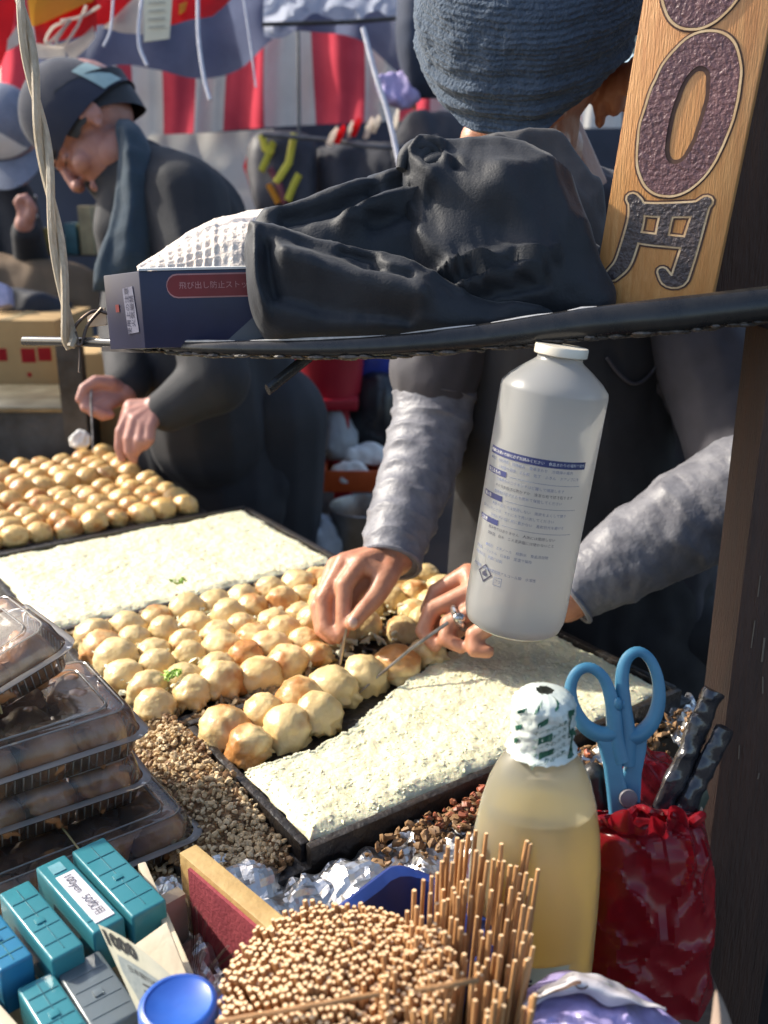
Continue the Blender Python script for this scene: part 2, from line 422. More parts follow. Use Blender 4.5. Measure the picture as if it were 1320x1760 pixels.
def ball_mat(name, a, b_, c):
    m = mat(name, a, .38, b_, 34, .9, .35, 130, sss=.15, rand=.16)
    N, L = m.node_tree.nodes, m.node_tree.links
    bs = [n for n in N if n.type == 'BSDF_PRINCIPLED'][0]
    src = bs.inputs['Base Color'].links[0].from_socket
    n2 = N.new('ShaderNodeTexNoise'); n2.inputs['Scale'].default_value = 22; n2.inputs['Detail'].default_value = 3
    mp = [n for n in N if n.type == 'MAPPING'][0]; L.new(mp.outputs[0], n2.inputs['Vector'])
    r2 = N.new('ShaderNodeValToRGB'); r2.color_ramp.elements[0].position = .57; r2.color_ramp.elements[1].position = .70
    oi = [n for n in N if n.type == 'OBJECT_INFO'][0]; mr = N.new('ShaderNodeMapRange'); mr.inputs['To Min'].default_value = -.10; mr.inputs['To Max'].default_value = .13
    L.new(oi.outputs['Random'], mr.inputs['Value']); ad = N.new('ShaderNodeMath'); L.new(n2.outputs['Fac'], ad.inputs[0]); L.new(mr.outputs[0], ad.inputs[1]); L.new(ad.outputs[0], r2.inputs['Fac'])
    mx = N.new('ShaderNodeMixRGB'); mx.inputs['Color2'].default_value = (*c, 1)
    L.new(r2.outputs[0], mx.inputs['Fac']); L.new(src, mx.inputs['Color1']); L.new(mx.outputs[0], bs.inputs['Base Color'])
    return m
M_BALLP = ball_mat('pale_takoyaki', (.78,.62,.32), (.64,.43,.17), (.48,.21,.06))
M_BALLB = ball_mat('browned_takoyaki', (.72,.50,.20), (.60,.35,.11), (.42,.18,.05))
M_BALLS = [[], []]
def ball_mesh(seed, rough):
    bm = bmesh.new(); bmesh.ops.create_icosphere(bm, subdivisions=4, radius=1)
    for v in bm.verts:
        p = v.co.copy(); n = p.normalized()
        h = .11*fbm(p, 1.1, 2, seed) + rough*(.035*nz(p, 2.6, seed+1) - .10*max(0, nz(p, 2.8, seed) - .22) + .05*abs(nz(p, 7, seed+2)) + .035*abs(nz(p, 14, seed+5)) + .02*nz(p, 28, seed+6))
        if p.z < -.25: h += .34 * max(0, 1 - abs(p.z + .45) * 2.5) * max(0, .35 + nz(p, 3, seed+8) + .8*nz(p, 9, seed+4)) * rough
        v.co = p * (1 + h) * .0225; v.co.z *= .92
    me = bpy.data.meshes.new('takoyaki'); bm.to_mesh(me); bm.free(); me.shade_smooth(); return me
for k in range(2):
    for i in range(8):
        me = ball_mesh(i*11.3 + k*77, 1.3 if k == 0 else .7); me.materials.append(M_BALLP if k == 0 else M_BALLB); M_BALLS[k].append(me)
def ball(k, s, t, z, label, group, sc=1.0):
    o = bpy.data.objects.new('takoyaki_ball', random.choice(M_BALLS[k])); COL.objects.link(o)
    o.location = G(s, t, z); o.rotation_euler = (random.uniform(-.35,.35), random.uniform(-.35,.35), random.uniform(0, 6.28))
    q = sc * random.uniform(.88, 1.16); o.scale = (q*random.uniform(.95,1.12), q*random.uniform(.95,1.08), q*random.uniform(.9,1.02))
    return tag(o, label, 'takoyaki ball', group)
ORD = ['first','second','third','fourth','fifth','sixth','seventh','eighth','ninth','tenth','eleventh','twelfth','thirteenth','fourteenth','fifteenth','sixteenth','seventeenth']
for i in range(12):
    for j in range(6):
        s, t = -.024 + i*.0405 + random.uniform(-.004,.004) + (j % 2)*.006, .284 + j*.0405 + random.uniform(-.005,.005)
        if 6 <= i <= 7 and j == 0: continue
        if i == 8 and j == 1: continue
        ball(0, s, t, .809 + random.uniform(-.003,.004), 'cream coloured takoyaki ball, %s row from the lens, %s from the pan\'s left end' % (ORD[j], ORD[i]), 'pale takoyaki balls in the second pan', .93)
for n_, (s, t) in enumerate([(.018,.198), (.020,.158), (.064,.205), (.068,.163), (.108,.208), (.112,.170), (.152,.207), (.198,.212), (.243,.214), (.288,.216)]):
    ball(0, s + random.uniform(-.003,.003), t, .808, 'cream coloured takoyaki ball edging the nearest batter pan, %s from its left corner' % ORD[n_], 'takoyaki balls edging the nearest pan', 1.06)
for i in range(17):
    for j in range(5):
        ball(1, -.375 + i*.0418 + random.uniform(-.003,.003), .918 + j*.0465 + random.uniform(-.003,.003), .807 + random.uniform(-.002,.003),
             'browned takoyaki ball beyond the wide batter, %s row from it, %s from the right end' % (ORD[j], ORD[16-i]), 'browned takoyaki balls in the fourth pan', .92)
for i in range(17):
    for j in range(4):
        ball(1, -.375 + i*.0416 + random.uniform(-.003,.003), 1.185 + j*.051 + random.uniform(-.004,.004), .807 + random.uniform(-.002,.003),
             'browned takoyaki ball in the farthest pan, %s row back, %s from the right end' % (ORD[j], ORD[16-i]), 'browned takoyaki balls in the farthest pan', .95)
# crumbs, scraps and frills of cooked batter
def scatter(name, n, fn, rr, m, label, cat, asp=1.6):
    c = MB()
    for i in range(n):
        p = fn(); r = random.uniform(*rr); q = Matrix.Rotation(random.uniform(0,6.28), 3, Vector((random.random()-.5, random.random()-.5, random.random()-.4)).normalized())
        c.ell(p + EZ*r*.5, (r*random.uniform(.7, asp), r*random.uniform(.6,1.2), r*random.uniform(.35,.85)), [q.col[0], q.col[1], q.col[2]], 6, 4)
    c.v = [v + Vector((random.gauss(0,1), random.gauss(0,1), random.gauss(0,1)))*rr[1]*.10 for v in c.v]
    return build(name, c, m, fix=False, kind='stuff', label=label, cat=cat)
M_TENKASU = mat('fried_crumbs', (.40,.24,.105), .6, (.12,.055,.022), 45, .95, sss=.1)
M_REDBIT = mat('red_ginger', (.40,.08,.04), .5, (.22,.10,.04), 60, .7)
def fz(_=0):
    s = random.triangular(-.125, -.011, -.028); t = .25 - .235*random.random()**1.1 + random.gauss(0,.008)
    h = .040 * max(0, 1 - abs(s + .022)/.100) * (.7 + .5*nz((s*30, t*30, 0))) * min(1, max(.12, (t - .03)/.07))
    return G(s, t, (.784 if s > -.098 else .769) + h*.75*random.random()**.45)
scatter('fried_crumbs', 6500, fz, (.0011, .0044), M_TENKASU, 'brown fried batter crumbs heaped beside the nearest pan', 'crumbs')
scatter('crust_flakes', 900, fz, (.0014, .0040), mat('crust_flakes', (.50,.30,.13), .6, (.10,.045,.02), 90, .95), 'darker crusty flakes over the brown crumb heap', 'flakes', 3.2)
scatter('pale_crumbs', 1800, lambda: fz() + EZ*.006, (.001, .0032), mat('pale_crumbs', (.66,.52,.32), .6, (.5,.34,.16), 60), 'pale fried crumbs mixed into the brown heap', 'crumbs')
scatter('food_scraps', 900, lambda: G(random.triangular(.02,.46,.24), -.022 - abs(random.gauss(0,.022)), .782 + random.uniform(0,.014)), (.0015,.005), M_TENKASU, 'brown cooked scraps fallen in front of the nearest pan', 'scraps')
scatter('red_scraps', 260, lambda: G(random.triangular(.10,.30,.2), -.022 - abs(random.gauss(0,.016)), .788 + random.uniform(0,.012)), (.0015,.0055), M_REDBIT, 'red pickled ginger scraps in front of the nearest pan', 'scraps')
scatter('scorched_frills', 900, lambda: G(random.uniform(-.04,.44), random.choice([.247,.256,.525,.53,.535]) + random.gauss(0,.005), .794 + random.uniform(0,.006)), (.0015,.005), M_SCORCH, 'scorched strips of batter lying between the pans', 'scraps', 3)
scatter('batter_frills', 900, lambda: G(random.uniform(-.04,.44), random.uniform(.27,.5), .803 + random.uniform(-.004,.012)), (.0015,.0042), M_CREAM, 'loose cream batter frills among the cream coloured balls', 'scraps', 2.5)
scatter('herb_bits', 60, lambda: (lambda c: G(c[0] + random.gauss(0,.005), c[1] + random.gauss(0,.005), .826 + random.uniform(0,.004)))(random.choice([(.005,.30), (.12,.548), (.004,.30)])), (.001,.003), mat('green_onion', (.38,.55,.10), .5, (.25,.42,.06)), 'bright green onion bits on the cream coloured balls', 'onion bits', 2.5)
# ================================================================== shelf, sign, post
M_ENAMEL = mat('chipped_black_enamel', (.010,.010,.011), .25, (.024,.022,.020), 70, .5, .10, 60, dist=.002)
sh = empty('wire_shelf', P(700, 590, .76), 'black metal shelf with a curved rod front holding the dark coat', 'shelf')
rodp = [P(40,586,.93), P(150,588,.87), P(260,594,.82), P(380,598,.775), P(600,597,.745), P(800,582,.73), P(1000,556,.715), P(1180,538,.705), P(1330,520,.70), P(1480,505,.70)]
rp = spl(rodp, 70)
rr = [.0042 + .0085 * min(1, max(0, (i/69 - .25)/.5)) + .0003*nz(p, 40) for i, p in enumerate(rp)]
build('front_rod', MB().tube(rp, rr, 16, flat=.62, up=UP), M_ENAMEL, sh)
# grimy lower lip of the shelf edge
lp = []
gm = MB()
for i in range(16, 68):
    p = rp[i]; 
    for q in range(3):
        gm.ell(p - UP*(rr[i]*.96 + .0012*random.random()) + RT*random.uniform(-.007,.007) + FW*random.uniform(-.002,.004), (random.uniform(.003,.010), .002, random.uniform(.0006,.0020)), None, 8, 4)
build('grime', gm, mat('grime', (.035,.026,.02), .35, (.10,.085,.07), 220, .5, .6, 300), sh, kind='stuff', fix=False)
M_SHELF = mat('shelf_plate', (.035,.022,.017), .5, (.016,.012,.011), 20, .6, .3, 80)
pl_out = [P(175,596,.85), P(390,604,.79), P(620,603,.76), P(820,589,.745), P(1000,566,.73), P(1200,548,.72), P(1330,530,.715), P(1330,500,.86), P(1000,520,.93), P(600,540,1.0), P(250,560,1.02)]
zz = MB(); zz.poly(pl_out, -.004, UP); build('shelf_plate', zz, M_SHELF, sh)
build('plate_edge', MB().tube(spl([P(430,586,.80), P(600,573,.785), P(720,560,.775), P(900,545,.765), P(1060,535,.755), P(1100,535,.75), P(1112,541,.748)], 30), .0022, 8), M_ENAMEL, sh)
build('bracket', MB().tube([P(532,612,.79), P(460,670,.76)], [.0055, .005], 10, flat=.5), M_ENAMEL, sh)
worn = MB()  # pale strips: chipped wear plus a highlight modelled along the rod top
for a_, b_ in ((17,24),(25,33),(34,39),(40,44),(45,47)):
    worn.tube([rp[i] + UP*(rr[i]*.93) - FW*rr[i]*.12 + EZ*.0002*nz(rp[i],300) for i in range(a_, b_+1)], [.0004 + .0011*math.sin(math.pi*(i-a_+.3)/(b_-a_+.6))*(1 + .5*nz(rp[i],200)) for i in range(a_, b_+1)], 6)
build('worn_highlight', worn, mat('worn_highlight_metal', (.66,.65,.63), .35, (.45,.43,.40), 200, .8, metal=.4), sh, kind='stuff')
# hooks and drips at the left end
M_WIRE = mat('rusty_wire', (.20,.14,.10), .4, (.06,.04,.03), 60, .6, metal=.7)
build('hook', MB().tube(spl([P(190,540,.88), P(160,535,.88), P(130,560,.875), P(128,585,.87), P(140,592,.87), P(150,560,.875), P(175,530,.88)], 30), .0016, 8), M_WIRE, sh)
build('hook', MB().tube(spl([P(130,570,.87), P(137,600,.87), P(136,640,.87)], 10), .0011, 8), M_WIRE, sh)
build('tab', MB().poly([P(150,540,.885), P(180,528,.885), P(184,558,.88), P(150,562,.88)], .002, FW), mat('tape_tab', (.42,.30,.20), .6), sh)

M_POST = mat('post_wood', (.075,.038,.025), .7, (.034,.019,.014), 8, .8, .8, 60, stretch=(9,9,.9))
po = MB(); xl = PY(1276, 1000, .735).x
po.par(V(xl, .735, 0), V(.07,0,0), V(0,.06,0), V(0,0,1.225))
post = build('wooden_post', po, M_POST, loc=V(xl+.03,.76,0), bevel=.003, label='dark brown wooden post at the right front corner of the stall', cat='post')
pn = MB(); pn.par(V(xl+.071, .742, 0), V(.9,0,0), V(0,.03,0), V(0,0,1.215))
build('dark_board', pn, M_BLACK, loc=V(xl+.4,.76,0), bevel=.002, label='near black side board of the stall right of the post', cat='board')
u2 = MB(); a1 = PY(1188, 250, .90).x
u2.par(V(a1, .90, 1.215), V(.9,0,0), V(0,.03,0), V(0,0,1.0))
build('backing_board', u2, M_POST, loc=V(a1+.2,.91,1.215), bevel=.002, label='dark brown board behind the orange price plank', cat='board')
# scars on the post
ts = MB()
for i in range(14):
    z = random.uniform(.8,1.2); x = xl + random.uniform(.006,.055); L = random.uniform(.003,.03)
    ts.par(V(x,.7342,z), V(random.uniform(.0006,.0016),0,0), V(0,.0012,0), V(random.uniform(-.002,.002),0,L))
ORIG[post.name] = V(xl+.03,.76,0)
build('scratches', ts, mat('pale_scratch', (.20,.16,.12), .7), post, kind='stuff')

# ---- price plank
M_PLANK = mat('orange_plank', (.66,.33,.11), .42, (.52,.21,.055), 14, .7, .3, 70, stretch=(14,14,1.1), coat=.25)
M_LETR = mat('purple_brown_paint', (.20,.085,.085), .36, (.10,.042,.046), 34, .9, .6, 260, coat=.2)
M_LETD = mat('slate_brown_paint', (.075,.050,.052), .38, (.03,.022,.024), 34, .9, .6, 260, coat=.2)
M_GROOVE = mat('carved_groove', (.055,.02,.014), .6, (.10,.045,.025), 60)
M_BARE = mat('bare_edge', (.80,.60,.36), .55, (.62,.38,.18), 60)
sO = P(1112, 560, .715); sx = (P(1222, 540, .755) - P(1010, 545, .80)).normalized()
tl, bl = P(1105, 0, .725), P(1013, 540, .80)
sy = (tl - bl).normalized(); sx = (sx - sy * sx.dot(sy)).normalized(); sn = sx.cross(sy).normalized()
if sn.y > 0: sn = -sn
SW = .0945
S0 = bl + sx * 0
def S(a, b_, c=0.0): return S0 + sx * (a * SW) + sy * (b_ * SW) + sn * c
sg = empty('price_plank', S(.5, 0), 'orange wooden price plank with carved purple zeros and a yen character', 'price sign')
k = MB(); k.par(S(0, .02, -.012), sx*SW, sy*SW*3.25, sn*.012)
build('plank', k, M_PLANK, sg, bevel=.0012)
def ring_letter(cx, cy, ro, ri, sk, name, m):
    def el(r, q, s=1.0):
        x, y = r[0]*math.copysign(abs(math.cos(q))**.88, math.cos(q)), r[1]*math.copysign(abs(math.sin(q))**.92, math.sin(q))
        return cx + x + sk*y + .008*nz((x*9, y*9, cx)), cy + y
    n = 64
    def band(r0, r1, c, mm, nm):
        o_, i_ = [el(r0, 2*math.pi*j/n) for j in range(n)], [el(r1, 2*math.pi*j/n) for j in range(n)]
        t = MB()
        vs = [S(x, y, c) for x, y in o_] + [S(x, y, c) for x, y in i_] + [S(x, y, .0001) for x, y in o_] + [S(x, y, .0001) for x, y in i_]
        fs = []
        for j in range(n):
            q = (j+1) % n
            fs += [(j, q, n+q, n+j), (2*n+j, 2*n+q, q, j), (n+j, n+q, 3*n+q, 3*n+j)]
        t.add(vs, fs); return build(nm, t, mm, sg, sharp=50)
    band((ro[0]+.035, ro[1]+.035), (ri[0]-.035, ri[1]-.035), .0004, M_GROOVE, name + '_groove')
    band((ro[0]+.022, ro[1]+.022), (ro[0]+.004, ro[1]+.004), .0013, M_BARE, name + '_edge')
    band(ro, ri, .0012, m, name)
ring_letter(.52, 1.66, (.345,.61), (.135,.37), .10, 'carved_zero', M_LETR)
ring_letter(.48, 2.92, (.345,.62), (.135,.37), .10, 'carved_zero', M_LETR)
# yen character, brush style with swelling feet
def stroke(pts, wd, c, nm, m):
    q = spl([(p[0], p[1], w_) for p, w_ in zip(pts, wd)], 22)
    L_, R_ = [], []
    for i, p in enumerate(q):
        a, b_ = q[max(i-1,0)], q[min(i+1,21)]; d = V(b_.x-a.x, b_.y-a.y, 0).normalized(); nn = V(-d.y, d.x, 0)
        L_.append((p.x+nn.x*p.z, p.y+nn.y*p.z)); R_.append((p.x-nn.x*p.z, p.y-nn.y*p.z))
    d0 = V(q[0].x-q[1].x, q[0].y-q[1].y, 0).normalized(); d1 = V(q[-1].x-q[-2].x, q[-1].y-q[-2].y, 0).normalized()
    def capp(p, d): return [(p.x + math.cos(t)*d.x*p.z - math.sin(t)*d.y*p.z, p.y + math.cos(t)*d.y*p.z + math.sin(t)*d.x*p.z) for t in [-1.2,-.6,0,.6,1.2]]
    o_ = L_[::-1] + [] ; 
    loop = R_ + capp(q[-1], d1) + L_[::-1] + capp(q[0], d0)
    t = MB(); t.poly([S(x, y*.84 + .44, .0001) for x, y in loop], c, sn); return t
def letter(strokes, nm, m):
    for grow, c, mm, suffix in ((.034, .0004, M_GROOVE, '_groove'), (.018, .0009, M_BARE, '_edge'), (0, .0014, m, '')):
        al = MB()
        for i, (pts, wd) in enumerate(strokes):
            t = stroke(pts, [w_ + grow for w_ in wd], c + i*.00006, nm, mm); al.add(t.v, t.f)
        build(nm + suffix, al, mm, sg, sharp=30, fix=True)
yen = [([(.20,.66),(.24,.60),(.26,.45),(.24,.20),(.21,.02),(.14,-.10)], [.045,.055,.06,.062,.06,.05]),
       ([(.24,.57),(.40,.575),(.60,.60),(.74,.63),(.80,.70)], [.05,.055,.06,.06,.045]),
       ([(.78,.66),(.76,.50),(.74,.25),(.72,.05),(.70,-.06),(.62,-.075),(.56,.0)], [.045,.055,.06,.062,.06,.05,.035]),
       ([(.51,.58),(.50,.46),(.50,.30)], [.045,.045,.045]),
       ([(.26,.30),(.40,.295),(.60,.30),(.74,.305)], [.045,.048,.048,.045])]
letter(yen, 'carved_yen', M_LETD)

# ---- rope on the left
def twist(path, r, turns, strands=3, n=140):
    m = MB(); q = spl(path, n)
    for s in range(strands):
        pts = []
        for i, p in enumerate(q):
            t = (q[min(i+1,n-1)] - q[max(i-1,0)]).normalized(); u = (RT - t*RT.dot(t)).normalized(); w_ = t.cross(u)
            a = 2*math.pi*(turns*i/n + s/strands)
            pts.append(p + u*math.cos(a)*r*.62 + w_*math.sin(a)*r*.62)
        m.tube(pts, r*.66, 7)
    return m
M_ROPE = mat('pale_plastic_rope', (.70,.62,.48), .5, (.44,.34,.22), 40, .8, .6, 240, stretch=(6,6,1), trans=.25)
build('hanging_rope', twist([P(24,-60,.86), P(45,60,.86), P(64,180,.865), P(82,300,.87), P(100,430,.87), P(117,560,.87), P(121,598,.87)],   .0058, 2.2, 2), M_ROPE,
      label='pale twisted plastic rope hanging down to the left end of the shelf', cat='rope')

# ================================================================== things on the shelf
M_BOXB = mat('navy_carton', (.012,.015,.055), .4, (.008,.010,.038), 20, .5, spec=.5)
M_BOXG = mat('grey_print', (.11,.12,.14), .5, (.09,.10,.12))
M_BOXR = mat('red_print', (.22,.02,.025), .4, (.16,.015,.02))
M_INK = mat('pink_ink', (.55,.26,.26), .5); M_WHITE = mat('white_card', (.74,.73,.70), .6, (.66,.65,.62), 30)
fb = empty('wrap_box', P(250, 600, .80), 'navy blue food wrap carton with red banner under the coat', 'carton')
c0 = P(250, 599, .79); cu_ = P(234, 466, .772) - c0
ex = (P(560, 590, .805) - c0).normalized()
el_ = P(190, 601, .825) - c0
up_ = cu_ - ex*cu_.dot(ex)
xl_ = .195
k = MB(); k.par(c0, ex*xl_, el_, up_); build('carton', k, M_BOXB, fb, bevel=.0008)
fn_ = ex.cross(up_).normalized(); fn_ = fn_ if fn_.y < 0 else -fn_
hB = up_.length; ub = up_.normalized()
def FB(x, y, c=.0): return c0 + ex*x + ub*(y*hB) + fn_*c
build('lid_edge', MB().par(FB(0,1.003,.001), ex*xl_, -fn_*.012, ub*.0018), M_WHITE, fb)
build('grey_panel', MB().poly([FB(.062,.01,.0003), FB(.115,.72,.0003), FB(.17,.74,.0003), FB(.193,.74,.0003), FB(.193,.01,.0003)], .0002, fn_), M_BOXG, fb)
bp_ = []
for cx, q0 in ((.100, -90), (.030, 90)):
    for i in range(9):
        q = math.radians(q0 + 180*i/8); bp_.append((cx + .0085*math.cos(q), .80 + .0085/hB*math.sin(q)))
build('banner_outline', MB().poly([FB(.065 + (x-.065)*1.015, .80 + (y-.80)*1.14, .0004) for x, y in bp_], .0002, fn_), M_INK, fb)
build('banner', MB().poly([FB(x, y, .0007) for x, y in bp_], .0002, fn_), M_BOXR, fb)
build('lettering', text_mb('飛び出し防止ストッパー', lambda x, y: FB(.065 + x, .80 + y/hB, .0011), .0062), M_INK, fb, fix=False)
build('grey_mark', MB().poly([FB(.128,.55,.0007), FB(.142,.56,.0007), FB(.142,.48,.0007), FB(.128,.47,.0007)], .0002, fn_), M_BOXB, fb)
elN = el_.normalized(); en_ = up_.cross(el_).normalized(); en_ = en_ if en_.x < 0 else -en_
def FE(x, y, c=.0): return c0 + el_*x + up_*y + en_*c
build('end_label', MB().poly([FE(.12,.22,.0004), FE(.42,.20,.0004), FE(.48,.80,.0004), FE(.20,.82,.0004)], .0002, en_), mat('end_label', (.20,.20,.26), .5, (.12,.12,.18), 900, .9), fb)
build('end_text', text_mb('使用上の注意\n火気厳禁', lambda x, y: FE(.30 - y*.0, .5, 0) + up_*(x/ hB) + el_*(y/el_.length) + en_*.0008, .0065), M_BOXB, fb, fix=False)
build('end_mark', MB().poly([FE(.62,.50,.0004), FE(.72,.50,.0004), FE(.72,.60,.0004), FE(.62,.60,.0004)], .0002, en_), M_BOXR, fb)
# waffle towel on the box
M_TOWEL = mat('waffle_towel', (.80,.72,.62), .9, (.66,.54,.45), 60, .7, .6, 300)
tw = []
def towel(u, v):
    x = 236 + 330*u
    top = interp([(236,463),(268,432),(305,400),(348,374),(395,362),(445,356),(510,350),(570,348)], u)[1]
    bot = 466 - 16*u
    y = bot + (top - bot) * (1 - (1-v)**1.6)
    d = .80 + .09 * v - .02*math.sin(math.pi*v)
    p = P(x, y, d)
    gx, gy = x/8.0, v*14
    wf = max(math.cos(gx*math.pi), math.cos(gy*math.pi)*.9)
    k_ = .0016*wf*(1 if u < .42 else .35) + .004*nz(p, 22) + .0022*nz(p, 60)
    return p - FW*k_ + UP*k_*.7
m_ = MB().grid(towel, 150, 46); m_.grid(lambda u, v: towel(u, v) + FW*.012 - UP*.006, 60, 20)
build('waffle_towel', m_, M_TOWEL, fix=False, sharp=180, label='cream waffle towel bundled on top of the navy carton', cat='towel')
# dark coat
M_COAT = mat('charcoal_fabric', (.026,.028,.034), .6, (.014,.016,.021), 40, .7, .4, 500, spec=.3, sheen=.3, dist=.001)
M_LINING = mat('grey_lining', (.070,.066,.066), .8, (.045,.043,.045), 40, .6, .3, 600, sheen=.3, dist=.001)
co = empty('folded_coat', P(750, 560, .83), 'crumpled charcoal coat folded on the shelf between carton and price plank', 'coat')
W = dict(namp=.0055, nsc=17, noct=4, crease=.006, csc=7, cst=(1,1,1.3))
sl_ = lens([(424,452,436,.82,.01),(432,500,410,.82,.035),(455,560,388,.825,.05),(500,585,371,.83,.06),(560,590,350,.835,.065),(640,590,322,.84,.068),(700,590,302,.845,.07),(760,590,292,.845,.07),(850,590,290,.845,.06),(900,560,330,.845,.03)],
          nu=120, nv=72, e=.8, ridges=[([(470,398),(560,372),(680,330),(760,310)], .010, 15), ([(600,425),(640,398),(690,382),(740,378),(800,392)], .016, 11), ([(500,412),(580,398),(650,362),(720,345)], -.012, 13), ([(640,425),(690,402),(740,402),(780,425)], -.014, 9), ([(520,352),(640,318),(720,300)], .006, 8), ([(610,330),(650,345),(640,365)], -.006, 8)], seed=3, **W)
build('sleeve', sl_, M_COAT, co, fix=True, sharp=180)
hm = lens([(424,462,432,.79,.008),(436,545,405,.785,.032),(468,590,400,.785,.040),(520,594,417,.782,.042),(580,596,434,.78,.042),(640,596,443,.778,.042),(700,594,462,.775,.040),(760,588,490,.772,.034),(820,575,510,.77,.026),(880,570,522,.77,.02),(960,560,528,.77,.008)],
          nu=120, nv=64, e=.7, ridges=[([(440,412),(520,424),(590,442),(650,448),(720,472),(790,506)], .007, 8), ([(590,452),(640,462),(650,478)], -.007, 7), ([(470,450),(480,520)], -.008, 12), ([(450,430),(452,500),(466,560)], .008, 9), ([(500,470),(600,500),(720,530)], .010, 16), ([(480,520),(600,550),(700,560)], -.008, 14), ([(520,440),(600,470),(700,500)], -.007, 10)], seed=9, **W)
build('cuff_fold', hm, M_COAT, co, fix=True, sharp=180)
bd = lens([(688,300,285,.80,.01),(700,420,262,.80,.03),(730,520,252,.80,.045),(780,560,246,.80,.055),(830,570,240,.80,.058),(880,570,246,.80,.055),(930,570,270,.80,.05),(975,570,330,.80,.045),(1005,570,400,.80,.04),(1035,560,470,.80,.03),(1062,545,525,.80,.012)],
          nu=120, nv=72, e=.8, ridges=[([(690,400),(760,380),(850,420)], -.010, 30), ([(800,560),(760,470),(700,420)], .008, 18), ([(700,285),(720,262),(752,268),(768,300)], .010, 9), ([(735,300),(760,280),(775,310)], -.010, 9), ([(705,300),(725,320),(740,330)], .006, 8), ([(770,262),(830,256),(880,270),(930,320),(960,400)], .004, 12), ([(705,352),(725,370),(740,358)], -.008, 9), ([(728,503),(790,476),(860,468),(940,462)], .014, 7), ([(750,516),(800,492),(870,481)], -.012, 6), ([(768,524),(830,501),(910,488)], .012, 7), ([(790,540),(850,520),(920,505)], -.010, 9), ([(850,330),(900,430),(930,520)], .005, 26)], seed=5, **W)
build('hood', bd, M_COAT, co, fix=True, sharp=180)
for nm_, pts, r_, dd in (('collar_roll', [(690,292),(698,268),(716,256),(738,256),(752,268),(750,290)], .0075, .775), ('collar_roll', [(722,292),(735,280),(756,276),(776,288),(782,310)], .006, .768)):
    build(nm_, MB().tube([p for p in spl([P(x, y, dd) for x, y in pts], 24)], [r_*(.6 + .5*math.sin(math.pi*i/23)) for i in range(24)], 12, flat=1.3), M_COAT, co)
ln = lens([(818,262,240,.875,.006),(850,300,231,.88,.012),(905,380,229,.885,.016),(960,470,231,.885,.018),(990,500,262,.885,.018),(1015,510,296,.885,.016),(1034,505,318,.885,.012),(1046,495,420,.885,.004)],
          nu=80, nv=48, e=.7, ridges=[([(850,245),(930,290),(1000,370),(1040,430)], .005, 10), ([(880,300),(940,400),(1000,470)], -.006, 10), ([(905,330),(960,420),(1030,480)], .006, 8)], seed=12, **W)
build('lining', ln, M_LINING, co, fix=True, sharp=180)
for pts, dd in (([(870,328),(900,372),(930,420),(962,446)], .79), ([(935,360),(985,400),(1028,428)], .86)):
    build('seam_edge', MB().tube([P(x, y, dd) for x, y in [tuple(q)[:2] for q in spl([(a, b_, 0) for a, b_ in pts], 16)]], .0028, 8, flat=2.2), M_LINING, co)

# ================================================================== hanging bottle
M_HDPE = clear_mat('cloudy_bottle', (.96,.95,.92), .14, .3, body=(.95,.94,.90), tl_share=.72)
Bb, Bt = P(880, 1076, .775), P(966, 596, .712)
bx = (Bt - Bb).normalized(); BL = (Bt - Bb).length; br = .0405
prof = [(.001,.006),(br*.45,.004),(br*.80,.0015),(br*.93,.005),(br*.985,.012),(br,.022),(br*1.0,BL*.5),(br*1.0,BL*.855),(br*.985,BL*.868),(br*.86,BL*.895),(br*.66,BL*.925),(br*.47,BL*.95),(br*.42,BL*.958),(br*.41,BL*.985),(br*.45,BL*.986),(br*.45,BL*.998),(br*.41,BL*1.0),(.001,BL*1.0)]
bo = empty('spray_bottle', Bb, 'cloudy white refill bottle with blue printed directions, hanging below the shelf rod', 'bottle')
build('bottle_shell', MB().lathe(prof, Bb, bx, 48), M_HDPE, bo, sharp=50)
build('neck_band', MB().lathe([(br*.475,BL*.972),(br*.49,BL*.975),(br*.49,BL*.999),(br*.475,BL*1.003),(.001,BL*1.004)], Bb, bx, 36, cap=True), mat('ivory_plastic', (.72,.66,.54), .4, (.62,.55,.44)), bo)
bt_ = (EYE - (Bb+Bt)/2); bt_ = (bt_ - bx*bt_.dot(bx)).normalized(); brx = bx.cross(bt_)
if brx.x < 0: brx = -brx
ROTL = -.10
def BP(x, y, c=.0005):
    a = x/br + ROTL; return Bb + bx*y + (bt_*math.cos(a) + brx*math.sin(a)) * (br + c)
def bpatch(x0, x1, y0, y1, c, n=16): 
    t = MB(); t.grid(lambda u, v: BP(x0 + (x1-x0)*u, y0 + (y1-y0)*v, c), n, 2); return t
M_NAVY = mat('navy_ink', (.035,.045,.16), .5); M_GREYINK = mat('grey_blue_ink', (.22,.26,.40), .6); M_DINK = mat('dark_ink', (.06,.06,.10), .6)
y1 = BL*.655
build('print_bar', bpatch(-.044, .040, y1-.0055, y1, .0004, 30), M_NAVY, bo, fix=False)
bar_t = text_mb('除菌にお使いの前に必ずお読みください　食品まわりの場所で使用できます', lambda x, y: BP(-.042 + x, y1-.0028 + y, .0008), .0027, align='LEFT'); build('print_text', bar_t, M_WHITE, bo, fix=False)
tx = MB(); tx2 = MB()
